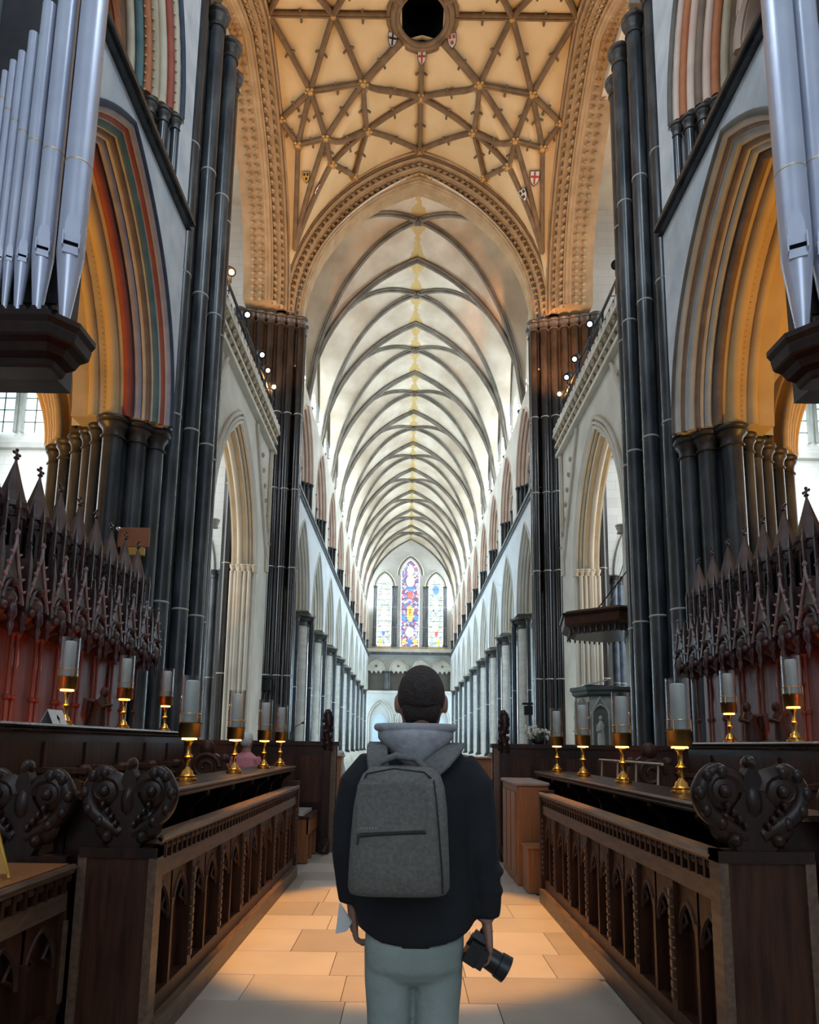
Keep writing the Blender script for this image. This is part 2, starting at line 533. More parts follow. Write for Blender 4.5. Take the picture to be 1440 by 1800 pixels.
# ---- choir arcade walls: the big moulded arch, the string course and the gallery arch above it
RED = mat('red painted moulding', (0.30, 0.055, 0.035), (0.38, 0.09, 0.05), 0.7, 3)
TEAL = mat('teal painted moulding', (0.07, 0.14, 0.15), (0.12, 0.20, 0.20), 0.7, 3)
LILAC = mat('lilac grey painted moulding', (0.30, 0.27, 0.32), (0.40, 0.37, 0.42), 0.7, 3)
BLUE = mat('blue black painted moulding', (0.02, 0.035, 0.06), (0.04, 0.06, 0.09), 0.7, 3)
CREAM = mat('cream painted moulding', (0.50, 0.42, 0.30), (0.60, 0.52, 0.38), 0.7, 3)
OCHRE = mat('ochre limestone', (0.58, 0.40, 0.17), (0.68, 0.50, 0.25), 0.85, 1.5)
BROWNM = mat('brown painted moulding', (0.16, 0.10, 0.065), (0.24, 0.165, 0.11), 0.7, 3)
ORANGE = mat('orange red painted moulding', (0.42, 0.13, 0.04), (0.50, 0.18, 0.07), 0.7, 3)
GREYST = mat('grey limestone', (0.40, 0.40, 0.36), (0.52, 0.52, 0.48), 0.85, 2)
CHY, CHA, CHR, CHZ = 10.68, 2.30, 4.03, 8.2          # centre, half span, rise, springing of the choir arch
# (offset, X, roll radius, material on the painted side, on the plain side)
ROLLS = [(0.010, 6.45, .13, OCHRE, OCHRE), (0.000, 6.85, .10, OCHRE, OCHRE), (0.025, 6.15, .09, RED, BROWNM), (0.083, 6.12, .05, LILAC, GREYST), (0.118, 5.98, .08, LILAC, GREYST),
         (0.152, 5.86, .05, CREAM, CREAM), (0.191, 5.80, .07, BROWNM, BROWNM), (0.225, 5.72, .05, CREAM, BUFF), (0.270, 5.68, .09, TEAL, GREYST), (0.309, 5.60, .05, CREAM, GREYST),
         (0.343, 5.56, .07, RED, BROWNM), (0.377, 5.50, .05, CREAM, CREAM), (0.412, 5.46, .07, LILAC, GREYST), (0.451, 5.40, .06, BLUE, MARBLE_B)]
TRY, TRA, TRR, TRZ = 10.65, 1.55, 3.6, 15.3
TROLLS = [(0.0, 6.3, .09, CREAM, BUFF), (0.10, 6.15, .09, TEAL, ORANGE), (0.22, 6.02, .09, ORANGE, PINKST), (0.34, 5.90, .09, BUFF, BROWNM), (0.46, 5.78, .09, CREAM, PINKST), (0.58, 5.66, .08, RED, ORANGE), (0.68, 5.55, .07, CREAM, PINKST), (0.78, 5.45, .06, BLUE, MARBLE_B)]
for sx in (-1, 1):
    wl = empty('wall_%s_choir' % SIDE[sx], (sx * 6.4, 10.65, 0))
    tag(wl, ('choir wall with red, teal and lilac painted arch mouldings' if sx < 0 else 'choir wall with plain grey and brown stone arch mouldings'), 'wall', kind='structure')
    T = lambda u, w_, z, sx=sx: (sx * w_, CHY + u, z)
    mb = MB()
    wall_arch(mb, T, 2.92, CHA, CHR, CHZ, CHZ, ZSTR, 5.42, 7.5, 0.42, 14)
    mb.build('wall_face', PLASTER, wl, 40)
    # stepped orders behind the rolls
    mb = MB()
    for d0, d1, wa, wb in ((0.0, 0.47, 6.2, 7.3), (0.12, 0.47, 5.95, 6.2), (0.25, 0.47, 5.74, 5.95), (0.36, 0.47, 5.55, 5.74)):
        arch_ring(mb, T, CHA, CHR, CHZ, d0, d1, wa, wb, 14)
    mb.build('arch_order', OCHRE if sx > 0 else BUFF, wl, 40)
    for d, xx, r, ml, mr in ROLLS:
        mb = MB()
        arch_roll(mb, T, CHA, CHR, CHZ, d, xx, r, 18, 8)
        mb.build('arch_moulding', ml if sx < 0 else mr, wl, 60)
    # dog-tooth bands
    for d, xx, q in ((0.17, 5.81, .05), (0.04, 6.62, .055)):
        mb = MB()
        P = arch_pts(CHA, CHR, d, 46)
        for u, z in P:
            mb.rosette(T(u, xx, CHZ + z), (-sx * .7, -u * .3, -.4), q)
        o = mb.build('dog_tooth_band', BROWNM, wl, 0)
        o['kind'] = 'stuff'
    # string course
    mb = MB()
    mb.box(*sorted((sx * 5.22, sx * 5.5)), CHY - 3.4, 13.62, ZSTR, ZSTR + .10)
    mb.box(*sorted((sx * 5.30, sx * 5.5)), CHY - 3.4, 13.62, ZSTR - .09, ZSTR)
    mb.build('string_course', MARBLE, wl, 0)
    # gallery arch above
    T2 = lambda u, w_, z, sx=sx: (sx * w_, TRY + u, z)
    mb = MB()
    wall_arch(mb, T2, 2.92, TRA, TRR, TRZ, ZSTR, 21.4, 5.42, 7.4, 0.74, 12)
    mb.build('gallery_face', PLASTER, wl, 40)
    mb = MB()
    for d0, d1, wa, wb in ((0.0, 0.8, 6.25, 7.2), (0.3, 0.8, 5.98, 6.25), (0.55, 0.8, 5.7, 5.98)):
        arch_ring(mb, T2, TRA, TRR, TRZ, d0, d1, wa, wb, 12)
    mb.build('gallery_arch_order', BUFF, wl, 40)
    for d, xx, r, ml, mr in TROLLS:
        mb = MB()
        arch_roll(mb, T2, TRA, TRR, TRZ, d, xx, r, 14, 8)
        mb.build('gallery_arch_moulding', ml if sx < 0 else mr, wl, 60)
    if sx < 0:
        for d, xx in ((0.12, 6.06), (0.24, 5.93), (0.6, 5.58)):
            mb = MB()
            for u, z in arch_pts(TRA, TRR, d, 22):
                mb.ball(T2(u, xx - .03, TRZ + z), .026, n=5, m=4)
            o = mb.build('white_stud', CREAM, wl, 0)
            o['kind'] = 'stuff'
    for i, (x, u, r) in enumerate(((5.56, 2.30, .10), (5.76, 2.12, .11), (5.98, 1.92, .11), (6.2, 1.72, .11), (6.45, 1.56, .12))):
        for s in (-1, 1):
            shaft(wl, sx * x, TRY + s * u, ZSTR + .1, TRZ - .36, r, MARBLE, CAPM, 0.34, 0.2, (), 12, 'gallery_shaft')
    # trefoil headed inner arches of the gallery
    for s in (-1, 1):
        T3 = lambda u, w_, z, sx=sx, s=s: (sx * w_, TRY + s * .78 + u, z)
        mb = MB()
        for a_, r_, z_ in ((.50, .75, 16.1), (.30, .45, 16.75)):
            arch_roll(mb, T3, a_, r_, z_, 0.12, 6.55, .10, 8, 6)
            arch_ring(mb, T3, a_, r_, z_, 0.0, 0.28, 6.6, 6.9, 8)
        mb.build('trefoil_arch', ORANGE if sx < 0 else PINKST, wl, 50)
    shaft(wl, sx * 6.6, TRY, ZSTR + .1, 15.7, .12, MARBLE, CAPM, 0.4, 0.2, (), 12, 'gallery_shaft')
    MB().box(*sorted((sx * 7.3, sx * 7.45)), TRY - 2.5, TRY + 2.5, ZSTR, 20.5).build('gallery_back', mat('dark gallery wood', (0.05, 0.035, 0.028), (0.10, 0.07, 0.05), .8, 2), wl, 0)
    for nm, z0, z1, ya, yb in (('east_bay_face', 0, 21.4, -16, 7.3), ('clerestory_face', 21.4, 25.5, -16, 15.2)):
        MB().box(*sorted((sx * 5.44, sx * 5.9)), ya, yb, z0, z1).build(nm, PLASTER, wl, 0)
    MB().box(*sorted((sx * 5.9, sx * 13.2)), -16, 6.6, 12.6, 12.9).build('aisle_roof', PLASTER, wl, 0)
    # the next choir pier, towards the camera
    pr = empty('choir_pier', (sx * 6.4, 7.1, 0))
    tag(pr, 'clustered marble choir pier behind the organ pipes ' + WHERE[sx], 'pier', None, 'structure')
    MB().lathe([(.75, 0), (.75, 8.2)], (sx * 6.45, 7.0), 12).build('core', MARBLE_G, pr, 40)
    for k in range(8):
        an = math.pi * 2 * k / 8
        shaft(pr, sx * 6.45 + .85 * math.cos(an), 7.0 + .85 * math.sin(an), 0, 7.78, .17, MARBLE, CAPM, .45, .4, (4.3,), 12)
    # choir aisle: vault, transverse arch to the transept, outer wall
    av = empty('ceiling_%s_aisle' % SIDE[sx], (sx * 10.2, 10.6, 0))
    tag(av, 'amber lit vault of the choir aisle behind the arch ' + WHERE[sx], 'ceiling', kind='structure')
    def hz_(t, a_, z0, rs):
        Rr = (a_ * a_ + rs * rs) / (2 * a_)
        v = Rr * Rr - (Rr - a_ + min(abs(t), a_)) ** 2
        return z0 + math.sqrt(max(v, 0))
    mb = MB()
    for s in (-1, 1):
        mb.grid(lambda i, j, s=s: (sx * (10.2 + 2.75 * i * (2 * j - 1)), CHY + s * 4.1 * i, hz_(i * (2 * j - 1), 1, 8.4, 3.9 / 1.0)), 12, 20)
        mb.grid(lambda i, j, s=s: (sx * (10.2 + s * 2.75 * i), CHY + 4.1 * i * (2 * j - 1), hz_(i * (2 * j - 1), 1, 8.4, 3.9)), 12, 20)
    mb.build('vault_web', OCHRE, av, 30)
    for s in (-1, 1):
        mb = MB()
        mb.tube([(sx * (10.2 + s * 2.7 * t), CHY + 4.05 * t, hz_(t, 1, 8.35, 3.9) - .05) for t in [k / 12 - 1 for k in range(25)]], .12, 8)
        mb.build('vault_rib', BUFF, av, 60)
    T4 = lambda u, w_, z, sx=sx: (sx * (10.35 + u), w_, z)
    for d, yy, r, m_ in ((0, 14.6, .12, OCHRE), (.14, 14.42, .09, OCHRE), (.28, 14.25, .08, BUFF), (.40, 14.12, .08, OCHRE), (.52, 14.0, .08, BUFF)):
        mb = MB()
        arch_roll(mb, T4, 1.75, 2.9, 8.2, d, yy, r, 12, 8)
        mb.build('transverse_moulding', m_, av, 60)
    mb = MB()
    wall_arch(mb, T4, 2.6, 1.75, 2.9, 8.2, 8.2, 13.1, 14.3, 15.2, .3, 12)
    arch_ring(mb, T4, 1.75, 2.9, 8.2, 0.0, 0.4, 14.6, 15.1, 12)
    mb.build('transverse_arch', OCHRE, av, 40)
    MB().box(*sorted((sx * 12.9, sx * 13.3)), 2, 15.3, 0, 14).build('outer_face', WALLST, av, 0)

HOLLOW = mat('hollow stone with painted shade', (.22, .19, .13), (.32, .28, .20), .9, 2)  # cornice hollows: their shade is put into this darker stone colour
# ---- strainer arches across the transept openings
for sx in (-1, 1):
    st = empty('strainer_arch', (sx * 6.5, 22.2, 0))
    tag(st, 'pale moulded strainer arch with a flower cornice ' + ('opposite the stone pulpit' if sx < 0 else 'above the stone pulpit'), 'arch', 'strainer arches of the crossing', 'structure')
    SY, SA, SR, SZ = 22.1, 2.55, 4.3, 8.1
    T = lambda u, w_, z, sx=sx: (sx * w_, SY + u, z)
    mb = MB()
    wall_arch(mb, T, 5.3, SA, SR, SZ, 0.0, 14.0, 6.25, 7.1, 0.3, 14)
    mb.build('spandrel', STONE, st, 40)
    mb = MB()
    arch_ring(mb, T, SA, SR, SZ, 0.0, 0.32, 6.45, 6.95, 16)
    mb.build('arch_order', BUFF, st, 40)
    for d, xx, r in ((0.0, 6.7, .10), (.08, 6.48, .08), (.19, 6.36, .07), (.3, 6.24, .08), (.44, 6.2, .06), (.62, 6.2, .07)):
        mb = MB()
        arch_roll(mb, T, SA, SR, SZ, d, xx, r, 18, 8, SZ - .3 if d < .5 else 0)
        mb.build('arch_moulding', STONE if d != .19 else BUFF, st, 60)
    # impost, respond rolls
    for s in (-1, 1):
        ye = SY + s * (SA + .22)
        mb = MB()
        for k in range(5):
            mb.lathe(cap_prof(.085, .28, SZ - .12), (sx * (6.15 + .2 * k), ye - s * .22 + s * abs(k - 2) * .03), 10)
        mb.build('impost', STONE, st, 50)
        for k in range(5):
            MB().cyl(sx * (6.3 + .17 * k), ye - s * .24, 0.4, SZ - .1, .07, 10).build('respond_roll', STONE, st, 50)
        MB().box(*sorted((sx * 6.1, sx * 7.2)), *sorted((ye - s * .35, ye + s * 1.6)), 0, .5).build('respond_base', STONE, st, 0)
    # cornice: three mouldings and two rows of flowers
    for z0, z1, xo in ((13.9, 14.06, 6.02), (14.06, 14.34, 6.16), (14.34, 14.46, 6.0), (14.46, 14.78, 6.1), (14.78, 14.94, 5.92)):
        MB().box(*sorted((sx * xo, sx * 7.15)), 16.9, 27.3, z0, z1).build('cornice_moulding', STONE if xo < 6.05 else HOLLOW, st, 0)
    for zz, xo, ph in ((14.2, 6.10, 0), (14.62, 6.03, .23)):
        for k in range(21):
            MB().rosette((sx * xo, 17.2 + ph + .47 * k, zz), (-sx, 0, 0), .165).build('flower', BUFF, st, 0)
    for k in range(24):
        MB().box(*sorted((sx * 5.92, sx * 6.15)), 17.05 + .43 * k, 17.3 + .43 * k, 14.94, 15.14).build('battlement', STONE, st, 0)
    # raking struts with leaf crockets in the spandrels
    for s in (-1, 1):
        mb = MB()
        mb.tube([T(s * 4.9, 6.2, 9.2), T(s * 2.2, 6.2, 13.8)], .09, 6)
        mb.tube([T(s * 4.9, 6.2, 8.6), T(s * 4.9, 6.2, 13.9)], .11, 6)
        mb.build('raking_strut', STONE, st, 40)
        mb = MB()
        for k in range(7):
            mb.rosette(T(s * (4.9 - .3 * k), 6.16, 10.2 + .52 * k - .4), (-sx, 0, 0), .12)
        o = mb.build('leaf_crocket', BUFF, st, 0)
        o['kind'] = 'stuff'

# ---- transepts
for sx in (-1, 1):
    tr = empty('wall_%s_transept' % SIDE[sx], (sx * 14, 30, 0))
    tag(tr, 'pale transept wall seen past the crossing piers ' + WHERE[sx], 'wall', kind='structure')
    T = lambda u, w_, z, sx=sx: (sx * (11.55 + u), w_, z)
    mb = MB()
    wall_arch(mb, T, 3.3, 2.0, 3.6, 9.3, 0.0, 28, 29.6, 31.0, .35, 12)
    mb.box(*sorted((sx * 14.85, sx * 24)), 29.6, 31.0, 0, 28)
    mb.build('west_face', WALLSX, tr, 40)
    for d, yy, r in ((0, 30.2, .10), (.08, 30.0, .09), (.18, 29.85, .08), (.28, 29.72, .08), (.4, 29.58, .07)):
        mb = MB()
        arch_roll(mb, T, 2.0, 3.6, 9.3, d, yy, r, 14, 8)
        mb.build('aisle_arch_moulding', GREYST, tr, 60)
    for x, yy in ((8.72, 29.5), (9.1, 29.55), (9.42, 29.75), (9.6, 30.1)):
        shaft(tr, sx * x, yy, 0, 8.95, .15, MARBLE_G if sx < 0 else mat('blue light tinted marble', (.06, .08, .11), (.13, .16, .2), .35, 3), CAPM if sx > 0 else MARBLE_G, .38, .4, (4.4,), 12, 'aisle_shaft')  # pulpit side: blue light on the shafts is put into the marble colour
    MB().box(*sorted((sx * 8.6, sx * 24)), 29.3, 29.7, 15.0, 15.25).build('string_course', GREYST, tr, 0)
    MB().box(*sorted((sx * 23.5, sx * 24)), 14, 31, 0, 28).build('end_face', WALLST, tr, 0)
    MB().box(*sorted((sx * 7.4, sx * 24)), 13.5, 31, 28, 28.4).build('transept_roof', STONE, tr, 0)
    # transept window
    wn = empty('window_%d' % (4 if sx < 0 else 5), (sx * 18, 29.5, 16))
    tag(wn, 'pale blue leaded transept window beyond the choir arch ' + WHERE[sx], 'window', kind='structure')
    GLS = mat('pale blue leaded glass', (.55, .72, .75), rough=.3, emit=(.55, .82, .88), estr=2.2)
    for k in range(3):
        xa = 16.4 + 1.5 * k
        T5 = lambda u, w_, z, sx=sx, xa=xa: (sx * (xa + u), w_, z)
        P = [(-.5, 15.8)] + [(u, 21 + z) for u, z in arch_pts(.5, .9, 0, 8)] + [(.5, 15.8)]
        MB().prism(P, T5, 29.5, 29.56).build('pane', GLS, wn, 0)
        mb = MB()
        arch_roll(mb, T5, .5, .9, 21, .08, 29.45, .09, 8, 6, 5.2)
        mb.build('window_frame', GREYST, wn, 50)
        mb = MB()
        for zz in range(9):
            mb.box(*sorted((sx * (xa - .5), sx * (xa + .5))), 29.45, 29.49, 16.3 + .6 * zz, 16.34 + .6 * zz)
        mb.box(*sorted((sx * (xa - .02), sx * (xa + .02))), 29.45, 29.49, 15.8, 21.8)
        mb.build('glazing_bar', MARBLE_B, wn, 0)

# ---- choir vault and added unseen slabs over the other vaults that block sky light
cc = empty('ceiling_choir', (0, 0, 28))
tag(cc, 'pointed choir vault overhead in front of the crossing', 'ceiling', kind='structure')
def ch_(t):
    Rr = (5.5 ** 2 + 7.4 ** 2) / 11
    return 21.4 + math.sqrt(max(Rr * Rr - (Rr - 5.5 + abs(t)) ** 2, 0))
MB().grid(lambda i, j: (5.5 * (2 * i - 1), -16 + 30.4 * j, ch_(5.5 * (2 * i - 1))), 24, 2).build('vault_web', PLASTER, cc, 40)
for k in range(6):
    MB().tube([(5.45 * (2 * i / 24 - 1), -14 + 5.6 * k, ch_(5.45 * (2 * i / 24 - 1)) - .1) for i in range(25)], .16, 8).build('vault_rib', STONE, cc, 60)
rf = tag(empty('sky_block', (0, 50, 31)), 'roof slabs added unseen above the vaults to block sky light', 'sky_block', kind='structure')
MB().box(-8, 8, 28.9, YW + 1, 29.6, 29.8).build('nave_sky_block', BUFF, rf, 0)
MB().box(-8, 8, 14, 30, 31.6, 31.8).build('crossing_sky_block', BUFF, rf, 0)

# ---- crossing arches and vault
XC, XA, XS, XR = 22.15, 5.5, 21.45, 7.45
def crossing_arch(name, T, label, rosettes, a_=XA, rise=XR, back=1.7):
    e = empty(name, T(0, 0, XS))
    tag(e, label, 'arch', kind='structure')
    mb = MB()
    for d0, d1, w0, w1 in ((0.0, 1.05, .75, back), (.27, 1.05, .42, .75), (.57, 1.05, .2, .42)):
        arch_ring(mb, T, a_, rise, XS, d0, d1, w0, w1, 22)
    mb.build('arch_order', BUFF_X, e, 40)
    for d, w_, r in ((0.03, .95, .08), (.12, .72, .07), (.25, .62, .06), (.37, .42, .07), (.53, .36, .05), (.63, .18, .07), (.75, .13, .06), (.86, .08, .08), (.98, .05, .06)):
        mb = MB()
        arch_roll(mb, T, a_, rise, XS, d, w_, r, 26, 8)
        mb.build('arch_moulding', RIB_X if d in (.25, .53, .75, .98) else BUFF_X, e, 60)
    for d, w_, nw, q in rosettes:
        mb = MB()
        P = arch_pts(a_, rise, d, 32)
        for u, z in P:
            n_ = Vector(T(-u * .06, -nw, -z * .04)) - Vector(T(0, 0, 0))
            mb.rosette(T(u, w_, XS + z), n_, q)
        o = mb.build('flower_band', BUFF_X, e, 0)
        o['kind'] = 'stuff'
    return e
RZ = ((.19, .60, .8, .14), (.45, .34, .8, .14))
RZS = ((.19, .60, .8, .14), (.45, .34, .8, .14), (0.0, 1.2, .1, .14), (-.01, 1.55, .1, .14))
crossing_arch('arch_crossing_west', lambda u, w_, z: (u, 28.15 + w_, z), 'great pointed crossing arch framing the nave, carved with flower bands', RZ)
crossing_arch('arch_crossing_east', lambda u, w_, z: (u, 16.1 - w_, z), 'choir side crossing arch springing from the near dark piers', RZ)
for sx in (-1, 1):
    crossing_arch('arch_crossing_%s' % SIDE[sx], lambda u, w_, z, sx=sx: (sx * (5.95 + w_), XC + u, z),
                  'crossing arch with flower bands above the lighting rail ' + WHERE[sx], RZS, 5.45, 7.3, 2.0)

VA, VR = 6.25, 8.4
VRR = (VA * VA + VR * VR) / (2 * VA)
def vh(t):
    v = VRR ** 2 - (VRR - VA + min(abs(t), VA)) ** 2
    return XS - .1 + math.sqrt(max(v, 0))
def vsurf(x, y_):
    return max(vh(x), vh(y_))
cx_ = empty('ceiling_crossing', (0, XC, 29.8))
tag(cx_, 'amber lit ribbed crossing vault with gilded bosses and a dark central opening', 'ceiling', kind='structure')
def hole(x, y_):
    return x, y_
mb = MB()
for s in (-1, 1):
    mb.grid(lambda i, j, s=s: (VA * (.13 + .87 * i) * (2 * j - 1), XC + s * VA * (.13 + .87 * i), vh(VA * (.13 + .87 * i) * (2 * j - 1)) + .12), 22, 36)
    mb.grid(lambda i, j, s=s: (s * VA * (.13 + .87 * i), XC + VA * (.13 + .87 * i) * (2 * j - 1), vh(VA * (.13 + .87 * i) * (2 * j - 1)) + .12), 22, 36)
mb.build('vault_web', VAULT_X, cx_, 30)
# ring of the bell hole and the dark shaft above it
mb = MB()
for r, z, q in ((.98, 29.62, .10), (1.15, 29.66, .13), (1.34, 29.72, .10)):
    mb.tube([(r * math.cos(2 * math.pi * k / 28), XC + r * math.sin(2 * math.pi * k / 28), z) for k in range(28)], q, 8, closed=True)
mb.build('bell_hole_ring', RIB_X, cx_, 60)
mb = MB()
mb.lathe([(1.0, 29.6), (1.0, 31.5), (.01, 31.5)], (0, XC), 24, caps=False)
mb.build('bell_hole', BLACK, cx_, 40)
Q = {'b1': (0, 3.3), 's': (0, 5.95), 't2': (3.5, 0), 't1': (6.05, 0), 'L2': (2.44, 1.95), 'L1': (4.67, 2.2), 'l5': (2.38, 3.86), 'l4': (4.14, 3.44),
     'l3': (5.38, 3.62), 'l6': (3.95, 4.2), 'e': (6.05, 2.97), 'l7': (3.07, 5.7), 'K': (5.75, 5.75), 'B': (.85, .75), 'Bx': (1.2, 0), 'By': (0, 1.2)}
EDG = [('By', 'b1'), ('b1', 's'), ('Bx', 't2'), ('t2', 't1'), ('B', 'L2'), ('t2', 'L2'), ('b1', 'L2'), ('t2', 'L1'), ('t1', 'L1'), ('b1', 'l5'), ('s', 'l5'), ('L1', 'L2'), ('L2', 'l5'), ('L2', 'l4'),
       ('L1', 'l4'), ('L1', 'l3'), ('L1', 'e'), ('e', 'l3'), ('l3', 'l4'), ('l4', 'l6'), ('l5', 'l4'), ('l5', 'l6'), ('l5', 'l7'), ('l6', 'l7'), ('l3', 'K'), ('l4', 'K'), ('l6', 'K')]
seen = set()
def zrib(x, y_):
    return vsurf(x, y_)
for qx in (1, -1):
    for qy in (1, -1):
        for a_, b_ in EDG:
            A = Vector((Q[a_][0] * qx, Q[a_][1] * qy))
            B = Vector((Q[b_][0] * qx, Q[b_][1] * qy))
            key = tuple(sorted([(round(A.x, 2), round(A.y, 2)), (round(B.x, 2), round(B.y, 2))]))
            if key in seen:
                continue
            seen.add(key)
            n = 14 if b_ == 'K' else 8
            pts = []
            zs = [zrib(*(A.lerp(B, k / n))) for k in range(n + 1)]
            for it in range(2):
                zs = [zs[0]] + [(zs[k - 1] + 2 * zs[k] + zs[k + 1]) / 4 for k in range(1, n)] + [zs[-1]]
            for k in range(n + 1):
                p = A.lerp(B, k / n)
                pts.append((p.x, XC + p.y, zs[k] - .02))
            mb = MB()
            mb.tube(pts, .115 if 'B' not in (a_, b_) else .15, 8)
            mb.tube([(x, yy, z - .1) for x, yy, z in pts], .05, 6)
            if b_ != 'K':                      # the cusps half way along each rib
                p = Vector(pts[n // 2])
                dd = (Vector(pts[n // 2 + 1]) - Vector(pts[n // 2 - 1])).normalized()
                sd = dd.cross(Vector((0, 0, 1))).normalized()
                for s in (-1, 1):
                    mb.tube([p + sd * s * .06 + Vector((0, 0, .03)), p + sd * s * .17 - Vector((0, 0, .02)), p + sd * s * .22 - Vector((0, 0, .06))], [.06, .05, .04], 6)
                    mb.ball(p + sd * s * .22 - Vector((0, 0, .06)), .055, n=6, m=4)
            mb.build('rib', RIB_X, cx_, 60)
        for k_, (x, y_) in Q.items():
            if k_ in ('B', 'Bx', 'By', 'K'):
                continue
            key = ('b', round(x * qx, 2), round(y_ * qy, 2))
            if key in seen:
                continue
            seen.add(key)
            mb = MB()
            z = zrib(x, y_) - .1
            mb.ball((x * qx, XC + y_ * qy, z), .14, .14, .10, 8, 6)
            for k in range(6):
                an = math.pi * k / 3
                mb.ball((x * qx + .17 * math.cos(an), XC + y_ * qy + .17 * math.sin(an), z + .02), .085, .085, .06, 6, 4)
            mb.build('boss', GILT, cx_, 60)
# painted shields
SH_W = mat('white shield paint', (.62, .60, .55), rough=.7)
SH_R = mat('red shield paint', (.42, .05, .03), rough=.7)
SH_K = mat('black shield paint', (.02, .02, .02), rough=.7)
SH_Y = mat('yellow shield paint', (.55, .33, .06), rough=.7)
SHP = [(-.17, .2), (.17, .2), (.17, -.02), (.12, -.15), (0, -.26), (-.12, -.15), (-.17, -.02)]
def shield(x, y_, s, base, dev, cross, loc=None):
    """a shield lying on the vault web, tilted to its slope"""
    if loc is None:
        z = vsurf(x, y_) + .02
        e_ = .05
        nx = Vector((-(vsurf(x + e_, y_) - vsurf(x - e_, y_)) / (2 * e_), -(vsurf(x, y_ + e_) - vsurf(x, y_ - e_)) / (2 * e_), 1)).normalized() * -1
        c = Vector((x, XC + y_, z)) + nx * .03
    else:
        c, nx = Vector(loc[0]), Vector(loc[1]).normalized()
    upv = (Vector((0, 0, 1)) - nx * nx.z).normalized()
    sd = upv.cross(nx)
    T = lambda u, w_, z_: tuple(c + sd * u * s + upv * z_ * s + nx * w_)
    o = MB().prism([(u * 1.14, z_ * 1.12) for u, z_ in SHP], T, -.02, .02).build('shield', SH_K, cx_, 0)
    MB().prism(SHP, T, .02, .035).build('field', base, o, 0, org=tuple(wloc(o)))
    for k, (u0, u1, z0, z1) in enumerate(cross):
        MB().prism([(u0, z0), (u1, z0), (u1, z1), (u0, z1)], T, .035, .045).build('charge', dev, o, 0, org=tuple(wloc(o)))
CROSS = [(-.035, .035, -.22, .19), (-.16, .16, -.01, .06)]
BARS = [(-.14, -.03, .04, .16), (.03, .14, .04, .16), (-.06, .06, -.15, -.03)]
shield(5.15, 4.35, 1.15, SH_W, SH_R, CROSS)
shield(4.72, 4.72, 1.0, SH_W, SH_K, BARS)
shield(-5.1, 4.4, .85, SH_Y, SH_K, BARS)
shield(-4.65, 4.7, .95, SH_W, SH_R, BARS)
for an, m_ in ((150, SH_K), (30, SH_R), (90, SH_R)):
    an = R_(an)
    shield(0, 0, .95, SH_W, m_, CROSS if an > .6 else BARS, ((1.38 * math.cos(an), XC + 1.38 * math.sin(an), 29.5), (-math.cos(an) * .2, -1, -.75)))

# ================================================================== nave
NA, NR = 6.1, ZRID - ZSPR
def nh(t, a_=NA):
    t = min(abs(t) * NA / a_, NA)
    Rr = (NA * NA + NR * NR) / (2 * NA)
    return ZSPR + math.sqrt(max(Rr * Rr - (Rr - NA + t) ** 2, 0))
HB = BAY / 2
def nd(t):
    """round diagonal rib, t from -1 to 1"""
    return ZSPR + NR * max(1 - abs(t) ** 2.15, 0) ** .56
